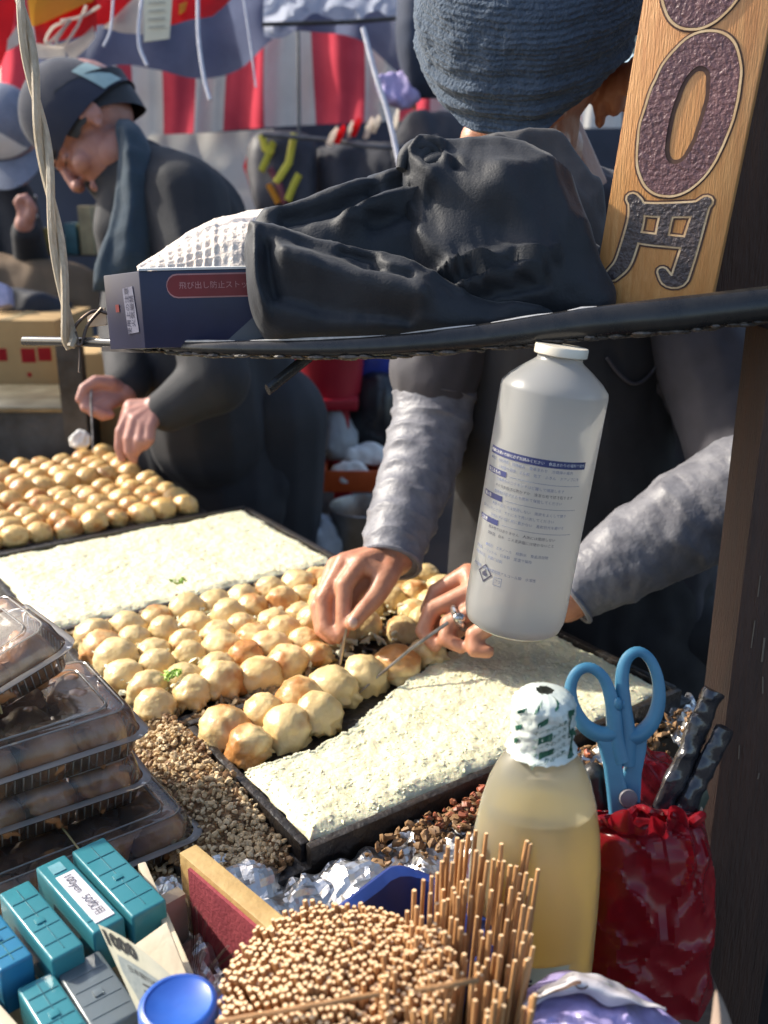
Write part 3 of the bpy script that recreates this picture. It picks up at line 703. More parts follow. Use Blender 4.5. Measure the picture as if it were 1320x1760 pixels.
lines = ['●用途　台所用品　調理器具　食卓まわり　冷蔵庫の庫内','の除菌や清掃　まな板　包丁　ふきん　ドアノブにも','','対象物から二十センチほど離して噴霧します','そのまま自然に乾かすか　清潔な布で拭き取ります','使用後は必ずふたを閉めて保管してください','','火気の近くでは使用しない　換気をよくして使う','目に入ったときは　すぐに水で洗い流してください','子供の手の届く所に置かない　直射日光を避ける','','飲み物ではありません　人体には使用しない','革製品　白木　ニス塗装面には使わないこと','','●成分　エタノール　精製水　食品添加物','内容量　一リットル　日本製　室温で保存','製造年月日　表面に記載','','火気厳禁　危険物第四類アルコール類　水溶性']
yy = y1 - .0085
hx = {2: '使えるもの', 6: '使い方', 10: 'ご注意'}
for i, L_ in enumerate(lines):
    if i in hx:
        t = bpatch(-.044, -.021, yy-.0020, yy+.0022, .0004, 8); build('print_bar', t, M_NAVY, bo, fix=False)
        t = text_mb(hx[i], lambda x, y: BP(-.042 + x, yy + y, .0008), .0032, align='LEFT'); build('print_text', t, M_WHITE, bo, fix=False)
    elif L_:
        ind = random.choice([-.042, -.042, -.030])
        t = text_mb(L_, lambda x, y: BP(ind + x, yy + y, .0005), .00275, align='LEFT', res=1)
        (tx if random.random() < .5 else tx2).add(t.v, t.f)
    yy -= .0047
build('small_print', tx, M_GREYINK, bo, fix=False, kind='stuff'); build('dark_print', tx2, M_DINK, bo, fix=False, kind='stuff')
for yv in (y1-.0185, y1-.037, y1-.056):
    build('print_rule', bpatch(-.018, .038, yv, yv+.0003, .0004, 12), M_GREYINK, bo, fix=False)
# flame diamond and recycling square
yd = BL*.225
dm = MB(); xd = -.026
for i in range(4):
    cs = [(0,.0075),(.0075,0),(0,-.0075),(-.0075,0)]; a, b_ = cs[i], cs[(i+1)%4]; s_ = .80
    dm.add([BP(xd+a[0], yd+a[1]), BP(xd+b_[0], yd+b_[1]), BP(xd+b_[0]*s_, yd+b_[1]*s_), BP(xd+a[0]*s_, yd+a[1]*s_)], [(0,1,2,3)])
fl = [(-.0022,-.0022),(.0022,-.0022),(.0026,-.0002),(.0010,.0010),(.0006,.0034),(-.0006,.0016),(-.0024,.0004)]
dm.add([BP(xd+a, yd+b_) for a, b_ in fl], [tuple(range(7))])
build('flame_diamond', dm, M_DINK, bo, fix=False)
sq = MB(); xs_ = -.013; ys_ = yd-.003
for (a, b_, c_, d_) in ((-.0034,.0034,.0030,.0034),(-.0034,.0034,-.0034,-.0030),(-.0034,-.0030,-.0034,.0034),(.0030,.0034,-.0034,.0034)): sq.add(bpatch(xs_+a, xs_+b_, ys_+c_, ys_+d_, .0005, 4).v, [(0,2,3,1),(2,4,5,3),(4,6,7,5)])
build('plastic_mark', sq, M_GREYINK, bo, fix=False)
build('mark_text', text_mb('プラ', lambda x, y: BP(xs_ + x, ys_ + y, .0005), .003), M_GREYINK, bo, fix=False)
for i, (tt, sz) in enumerate((('日本ケミカル販売株式会社', .0034), ('東京都中央区　お客様相談室', .0024))[:0]): pass
# ================================================================== cash box corner
M_CREAM2 = mat('cream_board', (.62,.55,.42), .6, (.50,.42,.29), 20, .6, .2, 90)
M_YWOOD = mat('yellowed_wood', (.56,.40,.17), .55, (.36,.22,.08), 22, .8, .4, 90)
M_REDIN = mat('red_felt', (.34,.055,.07), .85, (.22,.03,.045), 30, .7, .3, 300)
ZB = .85
A_, B_ = PZ(352, 1463, ZB), PZ(496, 1582, ZB); bd_ = (B_ - A_).normalized(); ad_ = V(bd_.y, -bd_.x, 0) if V(bd_.y, -bd_.x, 0).x < 0 else V(-bd_.y, bd_.x, 0)
A_ = A_ - bd_*.012
cb = empty('cash_box', A_ - EZ*(ZB-.769), 'open wooden cash box with red lining holding teal coin cases and notes', 'cash box')
def CB(l, f, z): return V(A_.x, A_.y, 0) + ad_*l + bd_*f + EZ*z
build('right_wall', MB().par(CB(0,0,.772), ad_*.015, bd_*.34, EZ*(ZB-.772)), M_YWOOD, cb, bevel=.001)
build('lining_panel', MB().par(CB(.0155,.016,.775), ad_*.0025, bd_*.32, EZ*(ZB-.779)), M_REDIN, cb)
build('back_wall', MB().par(CB(.0185,0,.772), ad_*.34, bd_*.012, EZ*(ZB-.800)), M_CREAM2, cb, bevel=.001)
build('floor', MB().par(CB(.0185,.0125,.7715), ad_*.34, bd_*.33, EZ*.006), M_CREAM2, cb)
d0, d1 = PZ(250, 1480, ZB-.004), PZ(345, 1700, ZB-.004); dv = d1 - d0; dn = V(dv.y, -dv.x, 0).normalized()
build('divider', MB().par(V(d0.x, d0.y, .779) , dv*1.15, dn*.006, EZ*(ZB-.783)), M_CREAM2, cb, bevel=.001)
m0, m1 = PZ(0, 1722, ZB), PZ(48, 1775, ZB); 
build('front_wall', MB().par(V(m0.x, m0.y, .779) - (m1-m0)*1.5, (m1-m0)*3.5, V(-.011,-.002,0), EZ*(ZB-.781)), M_CREAM2, cb, bevel=.001)
# coin cases
M_TEAL = clear_mat('teal_plastic', (.10,.50,.58), .20, .22, body=(.10,.46,.54))
M_TEALB = clear_mat('azure_plastic', (.10,.42,.72), .20, .22, body=(.08,.42,.70))
M_SMOKE = clear_mat('smoke_plastic', (.62,.70,.72), .5, .22, body=(.44,.52,.56))
M_TEALD = mat('teal_seam', (.02,.16,.20), .4); M_TSTICK = mat('sticker_paper', (.70,.68,.70), .5, (.6,.58,.6))
M_COIN = mat('coin_stack', (.30,.42,.45), .35, (.16,.24,.27), 120, .7, metal=.5)
def coin_case(p0, p1, p2, z, h, m, label, sticker=False, coins=True):
    """p0 back-left, p1 back-right, p2 front-right corners of the lid as photographed"""
    a, b_, c_ = PZ(*p0, z), PZ(*p1, z), PZ(*p2, z)
    l = c_ - b_; wv = a - b_; ln_ = l.normalized(); wv = wv - ln_*wv.dot(ln_); wn = wv.normalized(); W_, L_ = wv.length, l.length
    e = empty('coin_case', V(b_.x, b_.y, z-h), label, 'coin case', 'plastic coin cases standing in the cash box')
    build('case_body', MB().par(V(b_.x, b_.y, z-h), l, wv, EZ*(h*.72)), m, e, bevel=.0022, segs=3)
    build('lid', MB().par(V(b_.x, b_.y, z-h*.70) - ln_*.0004 - wn*.0004, l + ln_*.0008, wv + wn*.0008, EZ*(h*.70)), m, e, bevel=.0022, segs=3)
    top = V(b_.x, b_.y, z)
    for f in ((.22,.42,.62,.82) if not sticker else (.86,)):
        build('rib', MB().par(top + l*f + wv*.08 - EZ*.0002, ln_*.0009, wv*.84, EZ*.0007), M_TEALD if m is not M_SMOKE else m, e)
    build('seam', MB().par(top + wv*.49 + l*.06 - EZ*.0003, l*(.88 if not sticker else .12), wn*.0007, EZ*.0007), M_TEALD, e) if m is not M_SMOKE else None
    if not sticker: build('catch', MB().par(top + wv*.42 + l*.50, ln_*.006, wn*.006, EZ*.0012), m, e, bevel=.0004)
    if sticker:
        build('sticker', MB().par(top + wv*.14 + l*.24 - EZ*.0001, l*.68, wv*.62, EZ*.0009), M_TSTICK, e)
        build('sticker_text', text_mb('100yen  50枚用', lambda x, y: top + l*.56 + wv*.46 + ln_*x - wn*y + EZ*.0013, .0082), M_DINK, e, fix=False)
        build('stamp', MB().par(top + wv*.30 + l*.07, l*.12, wv*.42, EZ*.0008), mat('pale_teal', (.22,.50,.56), .5), e)
    if coins:
        k_ = MB()
        for i in range(9):
            k_.lathe([(.001,0),(W_*.34,.0),(W_*.36,.0006),(W_*.36,.0064),(W_*.34,.007),(.001,.007)], V(b_.x, b_.y, z-h*.5) + l*(.12 + .085*i) + wv*.5, ln_, 14)
        build('coin_roll', k_, M_COIN, e, kind='stuff')
    return e
coin_case((117,1456), (178,1438), (285,1546), .860, .036, M_TEAL, 'teal coin case nearest the divider, ribbed lid without a sticker')
coin_case((57,1486), (111,1468), (213,1577), .860, .036, M_TEAL, 'teal coin case with a white 100yen sticker on its lid', True)
coin_case((-8,1528), (49,1512), (143,1622), .860, .036, M_TEAL, 'plain teal coin case between the stickered case and the bright blue one')
coin_case((-66,1580), (-12,1556), (55,1640), .860, .036, M_TEALB, 'bright azure coin case cut off at the left edge of the photo')
coin_case((22,1687), (89,1669), (160,1775), .848, .034, M_TEAL, 'teal coin case in the near row, lowest at the left')
coin_case((92,1662), (170,1632), (242,1735), .846, .034, M_SMOKE, 'smoky clear coin case beside the thousand yen note', coins=False)
# notes
M_NOTE = mat('banknote_paper', (.50,.47,.36), .7, (.40,.39,.30), 90, .7); M_NOTEB = mat('banknote_engraving', (.16,.19,.20), .7, (.28,.30,.28), 260, .9); M_NOTEE = mat('banknote_edge', (.26,.18,.10), .8, (.12,.08,.05), 200)
n00, n10, n01, n11 = P(168,1588,.612), P(302,1683,.570), P(238,1742,.582), P(352,1800,.55)
def NT(u, v, c=0.0):
    p = (n00*(1-u) + n10*u)*(1-v) + (n01*(1-u) + n11*u)*v
    return p + UP*(.006*math.sin(math.pi*u)*(1-v)) - FW*(.004*math.sin(math.pi*u) + c)
nt_ = empty('banknote', n01, 'grey green 1000 yen banknote standing upright beside the smoky coin case', 'banknote')
build('paper', MB().grid(NT, 24, 14), M_NOTE, nt_, fix=False)
build('engraving', MB().grid(lambda u, v: NT(.12 + .80*u - .04*math.sin(6*v), .30 + .70*v, .0004), 20, 12), M_NOTEB, nt_, fix=False)
build('numeral', text_mb('1000', lambda x, y: NT(.24 + x, .135 - y, .0009), .235, bold=.012), mat('note_ink', (.03,.03,.03), .7), nt_, fix=False)
build('character', text_mb('千', lambda x, y: NT(.50 + x, .62 - y, .0010), .30), mat('note_ink', (.03,.03,.03), .7), nt_, fix=False)
build('small_text', text_mb('日本銀行券', lambda x, y: NT(.44 + x, .40 - y, .0010), .085), mat('note_ink', (.03,.03,.03), .7), nt_, fix=False)
cd = [P(228,1628,.625), P(286,1586,.63), P(330,1700,.60), P(300,1725,.585)]
build('cream_card', MB().poly(cd, .0015, FW), M_CREAM2, label='blank cream card standing behind the banknote', cat='card')
for i in range(10):
    f = i/9
    tp = V(318 + 84*f**1.1, 1542 + 96*f**1.3, 0); bt2 = V(316 + 34*f, 1705 - 12*f, 0)
    def NS(u, v, tp=tp, bt2=bt2, f=f):
        x = tp.x + (bt2.x - tp.x)*v; y = tp.y + (bt2.y - tp.y)*v
        bow = (12 - 20*f)*math.sin(math.pi*v)
        return P(x + bow - u*14, y + u*9, .640 - .02*f) + FW*(.03*u) - UP*.01*u
    build('folded_note', MB().grid(NS, 5, 12).grid(lambda u, v: NS(u, v) + RT*.0012 - FW*.0006, 5, 12), M_NOTEE if i % 2 else M_NOTE, fix=False,
          label='worn banknote in the fanned wad by the red lining, %s from the left' % ORD[i], cat='banknote', group='banknotes fanned in the cash box')
# blue lid
M_TUB = mat('dark_blue_plastic', (.014,.040,.20), .4, (.01,.03,.15), 20, .4)
M_BLUE = mat('blue_plastic', (.035,.13,.50), .35, (.025,.09,.40), 20, .4, coat=.2)
jc = PZ(306, 1722, .90)
jl = empty('blue_lid_jar', jc - EZ*.13, 'jar with a round cobalt blue lid in front of the banknote', 'jar')
build('jar_body', MB().lathe([(.001,0),(.0185,0),(.0195,.004),(.0195,.10),(.0175,.108),(.0175,.112),(.001,.113)], jc - EZ*.128, n=32), clear_mat('jar_clear', (.8,.84,.86), .5, .1, body=(.5,.55,.6)), jl)
build('lid', MB().lathe([(.001,-.0135),(.0212,-.0135),(.0218,-.012),(.0218,-.002),(.0208,-.0003),(.0185,.0004),(.0176,-.0006),(.001,-.0004)], jc, n=48), M_BLUE, jl, sharp=55)
# ================================================================== blue tub with skewers
tbo = PZ(343, 1705, .872); tbe = PZ(705, 1487, .862); tv = (tbe - tbo); tn = V(tv.y, -tv.x, 0).normalized(); tn.z = 0
tu = V(tv.x, tv.y, 0).normalized(); TL_ = V(tv.x, tv.y, 0).length
tb = empty('blue_tub', V(tbo.x, tbo.y, .769) + tu*TL_*.5 + tn*.07, 'blue plastic tub standing behind and around the bamboo skewers', 'tub')
def rrect(cx, cy, hx_, hy_, r, n=7):
    o_ = []
    for (sx_, sy_, q0) in ((1,1,0),(-1,1,90),(-1,-1,180),(1,-1,270)):
        for i in range(n):
            q = math.radians(q0 + 90*i/(n-1)); o_.append((cx + sx_*(hx_-r) + r*math.cos(q), cy + sy_*(hy_-r) + r*math.sin(q)))
    return o_
def TB(l, f, z): return V(tbo.x, tbo.y, 0) + tu*l + tn*f + EZ*z
def tring(inset, z, ear=0):
    o_ = []
    for l, f in rrect(TL_/2, .046, TL_/2 - inset, .046 - inset, .028):
        k_ = ear * math.exp(-((l - TL_*.90)/.022)**2) * (1 if f < .048 else 0)
        o_.append(TB(l, f, z + k_))
    return o_
k = MB().rings([tring(.012,.7715), tring(.004,.84), tring(.002,.849,.010), tring(-.003,.851,.012), tring(-.004,.856,.013), tring(-.001,.858,.013), tring(.005,.856,.012), tring(.007,.84), tring(.015,.776)], True)
build('tub', k, M_TUB, tb, sharp=50)
M_BAMB = mat('bamboo_side', (.50,.27,.11), .55, (.36,.17,.06), 60, .8, .3, 200, stretch=(4,4,.4), rand=.22); M_BEND = mat('bamboo_cut', (.80,.58,.34), .6, (.66,.42,.22), 300, .7, rand=.12)
def skewer_mesh(L_, r, lean=0):
    m = MB(); m.tube([V(0,0,0), V(0,0,L_*.5), V(lean,0,L_-.0006), V(lean,0,L_)], [r*.9, r, r, r*.85], 7, True, 0, 1)
    me = m.mesh('bamboo_skewer', sharp=50); me.materials.append(M_BAMB); me.materials.append(M_BEND); return me
SKM = [skewer_mesh(.15, r) for r in (.00138,.0015,.00164)]
def skewer(me, base, top, label, group='bamboo skewers standing in the blue tub'):
    o = bpy.data.objects.new('bamboo_skewer', me); COL.objects.link(o)
    d = top - base; o.location = base; o.rotation_mode = 'QUATERNION'; o.rotation_quaternion = V(0,0,1).rotation_difference(d)
    o.scale = (1, 1, d.length/.15); return tag(o, label, 'skewer', group)
sk_pts = []
ctr = PZ(582, 1680, .905); RB = .067; pit = .0042
nn = int(RB/pit) + 2
for i in range(-nn, nn+1):
    for j in range(-nn, nn+1):
        x, y = (i + .5*(j % 2))*pit, j*pit*.866
        if x*x*1.0 + (y*1.0)**2 < RB*RB:
            x += random.uniform(-.0007,.0007); y += random.uniform(-.0007,.0007)
            r2_ = (x*x + y*y)/(RB*RB)
            z = .905 + .006*(1 - r2_) - .006*r2_ + random.uniform(-.003,.003) + .010*max(0, nz((x*18, y*18, 2)))
            if x > .018 and y < .03: z += .012*(x-.018)/.05
            sk_pts.append((x, y, z))
# the bundle leans a little; ones nearest the lens are kept as single skewers
sk_pts.sort(key=lambda p: p[1]*1.0 - 0*p[2])
vis = [p for p in sk_pts if (ctr.y + p[1]) > .372]
single = set(id(p) for p in vis[:124])
rest = MB()
for p in sk_pts:
    top = V(ctr.x + p[0], ctr.y + p[1], p[2]); base = V(ctr.x + p[0]*.62 + .010, ctr.y + p[1]*.62 + .012, .79)
    if id(p) in single: skewer(random.choice(SKM), base, top, 'short bamboo skewer in the dense round bundle beside the blue lid')
    else:
        d = top - base; rest.tube([base, base + d*.996, top], [.0017, .0017, .0014], 6, True, 0, 1)
build('skewer_bundle', rest, [M_BAMB, M_BEND], kind='stuff', fix=False, sharp=50, label='densely packed short bamboo skewers at the back of the bundle', cat='skewers')
tops = [(855,1404),(836,1432),(818,1427),(806,1432),(786,1440),(766,1470),(770,1455),(870,1436),(893,1440),(882,1432),(906,1445),(912,1450),(925,1494),(846,1420),(862,1450),(795,1445),(760,1480),(778,1482),(742,1506),(752,1500),(728,1512),(712,1530),(803,1512),(826,1520),(862,1500),(893,1535),(879,1525),(845,1530),(810,1540),(794,1515),(770,1545),(740,1535),(716,1558),(700,1566),(708,1590),(725,1575),(752,1570),(785,1580),(765,1602),(731,1600),(716,1610),(668,1612),(660,1640),(700,1656),(690,1632),(842,1602),(830,1612),(862,1555),(758,1634),(776,1632),(740,1680),(787,1683),(768,1690),(648,1700),(665,1676),(697,1655),(730,1716),(712,1735),(752,1745),(838,1690),(884,1600),(900,1556),(640,1665),(625,1690),(820,1575),(850,1640),(800,1650),(815,1700),(770,1720),(680,1720),(655,1730),(912,1560),(898,1620),(874,1660),(860,1700),(905,1500),(888,1488),(828,1470),(838,1480)]
rt_ = random.Random(5)
for _ in range(95):
    f = rt_.random(); x = 655 + 265*f; yt = interp([(1660,),(1600,),(1520,),(1440,),(1412,),(1440,),(1500,)], f)[0]
    tops.append((x, yt + 18 + (1730-yt)*rt_.random()**1.15))
for x, y in tops:
    d = .49 + .16*(1760 - y)/360 + random.uniform(-.012,.012)
    t = P(x, y, d); lean = (x - 760)/1650*.33
    base = V(t.x - lean*.35 - .004, t.y - .004, t.z - .155)
    base.y = t.y + random.uniform(-.012,.002); base.x += random.uniform(-.004,.004)
    skewer(random.choice(SKM), base, t, 'tall bamboo skewer in the loose group against the oil bottle')
for a, b_, lb in ((P(372,1757,.505), P(652,1708,.50), 'bamboo skewer lying across the front of the dense bundle'), (P(716,1702,.475), P(824,1684,.475), 'bamboo skewer wedged crosswise between the tall skewers')):
    skewer(SKM[1], a, b_, lb)
# ================================================================== clear food packs
M_PACK = clear_mat('clear_pack', (.96,.95,.93), .88, .10, body=(.88,.82,.74), tl_share=.6)
M_PACKR = clear_mat('clear_pack_rim', (.94,.91,.87), .55, .16, body=(.92,.87,.80), tl_share=.6)
M_SAUCE = mat('sauced_takoyaki', (.46,.24,.10), .35, (.24,.10,.04), 30, .9, .4, 120, sss=.1, coat=.3)
M_BONITO = mat('bonito_flakes', (.45,.26,.15), .6, (.24,.11,.06), 60, .8); M_BAND = mat('rubber_band', (.62,.48,.22), .5)
def lring(c, X, Y, Z, hx_, hy_, r, z): return [c + X*a + Y*b_ + Z*z for a, b_ in rrect(0, 0, hx_, hy_, r, 6)]
SB = ball_mesh(5.5, 1.0); SB.materials.append(M_SAUCE)
def pack(corner, X, Y, Z, label, lx=.205, ly=.140, h=.046, seed=1, band=True, bx0=None):
    """corner = right near corner of the flange"""
    rnd = random.Random(seed)
    c = corner - X*(lx/2) + Y*(ly/2)
    e = empty('food_pack', c, label, 'food pack', 'clear lidded packs of sauced takoyaki stacked left of the pans')
    hx_, hy_ = lx/2, ly/2
    t = MB().rings([lring(c, X, Y, Z, hx_-.016, hy_-.016, .010, .001), lring(c, X, Y, Z, hx_-.012, hy_-.012, .012, .003), lring(c, X, Y, Z, hx_-.006, hy_-.006, .014, h*.45), lring(c, X, Y, Z, hx_-.003, hy_-.003, .015, h*.5)], False)
    t.f.append(tuple(range(24))[::-1]); t.m.append(0)
    build('tray', t, M_PACK, e, sharp=60, fix=False)
    fl = MB().rings([lring(c, X, Y, Z, hx_-.004, hy_-.004, .015, h*.5), lring(c, X, Y, Z, hx_, hy_, .017, h*.5), lring(c, X, Y, Z, hx_+.001, hy_+.001, .017, h*.53), lring(c, X, Y, Z, hx_-.001, hy_-.001, .017, h*.56), lring(c, X, Y, Z, hx_-.005, hy_-.005, .015, h*.56)], False)
    build('flange', fl, M_PACKR, e, sharp=60, fix=False)
    l = MB().rings([lring(c, X, Y, Z, hx_-.006, hy_-.006, .015, h*.565), lring(c, X, Y, Z, hx_-.009, hy_-.009, .015, h*.90), lring(c, X, Y, Z, hx_-.012, hy_-.012, .014, h*.99), lring(c, X, Y, Z, hx_-.016, hy_-.016, .012, h), lring(c, X, Y, Z, hx_-.024, hy_-.024, .010, h), lring(c, X, Y, Z, hx_-.028, hy_-.028, .010, h*.93)], False)
    n_ = len(l.v); l.f.append(tuple(range(n_-24, n_))); l.m.append(0)
    build('lid', l, M_PACK, e, sharp=60, fix=False)
    for ins in (.0145, .026):
        rr_ = lring(c, X, Y, Z, hx_-ins, hy_-ins, .012, h + .0002); build('lid_ridge', MB().tube(rr_ + [rr_[0]], .0009, 5, cap=False), M_PACKR, e)
    rb = MB()
    for k in range(26):
        a = -hx_ + .02 + (lx-.04)*k/25
        for sy_ in (-1,):
            rb.tube([c + X*a + Y*(sy_*(hy_-.0125)) + Z*.004, c + X*a + Y*(sy_*(hy_-.0065)) + Z*(h*.43)], .0008, 4)
    for k in range(14):
        a = -hy_ + .02 + (ly-.04)*k/13
        rb.tube([c + Y*a + X*(hx_-.0125) + Z*.004, c + Y*a + X*(hx_-.0065) + Z*(h*.43)], .0008, 4)
    build('tray_ribs', rb, M_PACKR, e, kind='stuff')
    for i in range(4):
        for j in range(2 if ly < .13 else 3):
            o = link_mesh('sauced_ball', SB, e)
            q = 1.0
            p = c + X*(-hx_+.034 + i*(lx-.068)/3) + Y*(-hy_+.031 + j*(ly-.062)/(1 if ly < .13 else 2)) + Z*(.0215)
            o.location = p - ORIG[e.name]; o.rotation_euler = (rnd.random(), rnd.random(), rnd.random()*6); o.scale = (q*1.05, q*1.05, .86)
    fk = MB()
    for i in range(150):
        a, b_ = rnd.uniform(-hx_+.02, hx_-.02), rnd.uniform(-hy_+.02, hy_-.02); p = c + X*a + Y*b_ + Z*(.036 + rnd.uniform(-.004,.003))
        r = rnd.uniform(.002,.006); q = Matrix.Rotation(rnd.uniform(0,6), 3, 'Z') @ Matrix.Rotation(rnd.uniform(-.8,.8), 3, 'X')
        fk.add([p + q @ V(-r*1.5,-r*.5,0), p + q @ V(r*1.5,-r*.6,0), p + q @ V(r*1.3,r*.6,.001), p + q @ V(-r,r*.5,.001)], [(0,1,2,3)])
    build('flakes', fk, M_BONITO, e, kind='stuff', fix=False)
    if band:
        bx_ = bx0 if bx0 is not None else -.03
        pth = [c + X*bx_ + Y*(-hy_-.001) + Z*(h*.5), c + X*(bx_-.002) + Y*(-hy_+.012) + Z*(h+.001), c + X*(bx_-.006) + Y*(hy_-.012) + Z*(h+.001), c + X*(bx_-.006) + Y*(hy_+.001) + Z*(h*.5), c + X*(bx_-.004) + Y*(hy_-.014) - Z*.0008, c + X*bx_ + Y*(-hy_+.014) - Z*.0008]
        build('rubber_band', MB().tube(pth + [pth[0]], .0009, 5), M_BAND, e)
    return e
Z0 = EZ
def rotz(v, a): return Matrix.Rotation(a, 3, 'Z') @ v
pk = [((357,1437), .796, 0.03, 'lowest clear food pack, its lid corner reaching over the cash box', .0),
      ((268,1345), .845, -.02, 'second clear food pack from the bottom of the leaning stack', -.04),
      ((264,1262), .893, .02, 'third clear food pack from the bottom, its flange corner above the crumbs', -.07)]
for i, (px, zf, a, lb, bx_) in enumerate(pk):
    c = PZ(*px, zf); X, Y = rotz(E1, a), rotz(E2, a)
    pack(c - EZ*.0235, X, Y, EZ, lb, seed=i+3, bx0=bx_)
Xt = (rotz(E1, .12) + EZ*.30).normalized(); Yt = rotz(E2, .12); Zt = Xt.cross(Yt).normalized()
pack(P(138,1108,.79) - Zt*.0235, Xt, Yt, Zt, 'topmost clear food pack, tilted on the stack', seed=11, lx=.19, ly=.12, bx0=.02)

# ================================================================== oil bottle
M_OILP = clear_mat('oil_bottle_plastic', (.95,.93,.84), .40, .24, body=(.95,.91,.72), tl_share=.7); M_OIL = clear_mat('salad_oil', (.95,.84,.34), .2, .05, body=(.97,.77,.13), tl_share=.8, ior=1.2)
ob = PZ(906, 1712, .7695); Yo = ob.y
def oz(y): return PY(906, y, Yo).z - ob.z
prof_px = [(1712,.06),(1709,88),(1700,101),(1680,107),(1600,110),(1540,112),(1480,112),(1430,108),(1380,99),(1340,87),(1310,73),(1292,58),(1284,46)]
prof = [(r*PY(906,y,Yo).dot(FW)*0 + r/1650*((PY(906,y,Yo)-EYE).dot(FW)), max(0, oz(y))) for y, r in prof_px]
oe = empty('oil_bottle', ob, 'translucent cooking oil bottle half full of yellow oil, with a wrapped cap', 'oil bottle')
build('bottle_shell', MB().lathe(prof, ob, EZ, 48, sx=.74), M_OILP, oe, sharp=60)
oil = [(max(.0004, r - .0022), z + .0012) for r, z in prof if z < oz(1392)]; oil += [(oil[-1][0]-.004, oz(1378)), (.0004, oz(1378)+.0002)]
build('oil', MB().lathe(oil, ob, EZ, 40, sx=.72), M_OIL, oe, sharp=60)
M_WRAP = mat('printed_wrap', (.62,.66,.60), .35, (.50,.55,.50), 30, .5, .4, 90); M_GRN = mat('green_print', (.015,.10,.06), .4)
ch_ = oz(1186); cb_ = oz(1284); hc = ch_ - cb_
def capf(a, f, c=0):
    r = .0185*(1 + .05*math.sin(f*3.1)) * (1 if f < .86 else max(.01, math.sqrt(max(0, 1 - ((f-.86)/.145)**2))*.9 + .1*(1-f)))
    p = ob + EZ*(cb_ + hc*min(f,1)) ; n_ = V(math.cos(a), math.sin(a), 0)
    k_ = .0011*abs(nz((math.cos(a)*2.2, math.sin(a)*2.2, f*3), 3, 2)) + .0012*abs(nz((math.cos(a)*3, math.sin(a)*3, f*1.2), 5, 4))
    flare = .004*max(0, 1 - f/.10)
    return p + n_*(r + k_*2 + c + flare)
build('wrapped_cap', MB().grid(lambda u, v: capf(2*math.pi*u, v*.999), 60, 30), M_WRAP, oe, fix=False, sharp=55)
gp = MB()
for a0, f0, dw, dh in ((-1.75,.70,.10,.045),(-1.66,.44,.14,.055),(-1.60,.18,.15,.055),(-1.95,.90,.06,.03),(-1.2,.93,.1,.02),(-2.5,.80,.1,.03),(-2.6,.50,.1,.04),(-2.7,.25,.08,.04)):
    gp.grid(lambda u, v: capf(a0 + (u-.5)*dw*3.0, f0 + (v-.5)*dh*2 + .10*(u-.5), .0006), 8, 4)
for df in range(7): 
    gp.grid(lambda u, v: capf(-.72 + .10*math.sin(df) + (u-.5)*(.30 if df in (0,6,3) else .07), .10 + df*.115 + (v-.5)*.12, .0006), 5, 4)
build('green_logo', gp, M_GRN, oe, fix=False)
lt = MB()
for i in range(5):
    s_ = text_mb('マークのふた', lambda x, y: capf(-1.50 + x/.0185, .08 + i*.13 + (y + x*.45)/hc, .0007), .0034); lt.add(s_.v, s_.f)
build('wrap_text', lt, M_GRN, oe, fix=False, kind='stuff')
def OBP(x, y, c=.0006):
    zz_ = oz(y); r = 110/1650*.69
    a = -math.pi/2 + x; r = .0462
    return ob + V(math.cos(a)*(r + c), math.sin(a)*(r*.74 + c), zz_)
build('label', MB().grid(lambda u, v: OBP(-.62 + 1.1*u, 1600 + 66*v), 20, 3), mat('oil_label', (.62,.58,.44), .5, (.54,.50,.36)), oe, fix=False)
build('label_text', text_mb('サラダ油', lambda x, y: OBP(.02 + x, 1666 - y*1500*.028/.03, .0012), .030*15/.68*.9, bold=.006), M_DINK, oe, fix=False) if 0 else None
lt = text_mb('サラダ油', lambda x, y: ob + V(math.cos(-math.pi/2 - .02 + x/.0462)*(.0462+.0013), math.sin(-math.pi/2 - .02 + x/.0462)*(.0462*.74+.0013), oz(1634) + y), .0165, bold=.0004)
build('label_text', lt, M_DINK, oe, fix=False)

# ================================================================== red bag with tools, scissors
M_REDBAG = clear_mat('red_film', (.80,.05,.06), .12, .22, body=(.34,.012,.022))
rb_ = lens([(1396,1012,1195,.70,.004),(1408,1004,1208,.70,.03),(1440,1000,1212,.705,.04),(1500,1002,1215,.71,.045),(1580,1000,1215,.715,.05),(1660,1000,1215,.72,.05),(1720,1005,1212,.73,.05),(1790,1010,1212,.74,.04)], axis='y', nu=110, nv=110, e=.8, crumple=.003, csc=26, namp=.006, nsc=16, noct=2, seed=4, crease=.007, cst=(1.1,1,.6))
rbe = empty('red_bag', P(1105,1790,.74), 'red plastic carrier bag lining the tool holder by the post', 'plastic bag')
build('bag_film', rb_, M_REDBAG, rbe, fix=True, sharp=25)
def mouth(u, v):
    x = 1000 + 206*u; y = 1398 + 10*math.sin(u*9) + 6*math.sin(u*23) - 120*v*(1 - (2*u-1)**2*.7)
    p = P(x, y, .70 + .085*v + .0)
    return p + FW*.012*nz(p, 40) + UP*.010*nz(p, 55, 3)
build('bag_back', MB().grid(mouth, 60, 26), M_REDBAG, rbe, fix=False, sharp=25)
rim_ = MB()
build('bag_edge', rim_.tube([P(1003 + 204*u, 1402 + 9*math.sin(u*9) + 6*math.sin(u*23), .672 + .03*abs(u-.5) + .006*math.sin(u*31)) for u in [i/60 for i in range(61)]], [.0035 + .0012*math.sin(i*.37) for i in range(61)], 8), M_REDBAG, rbe)
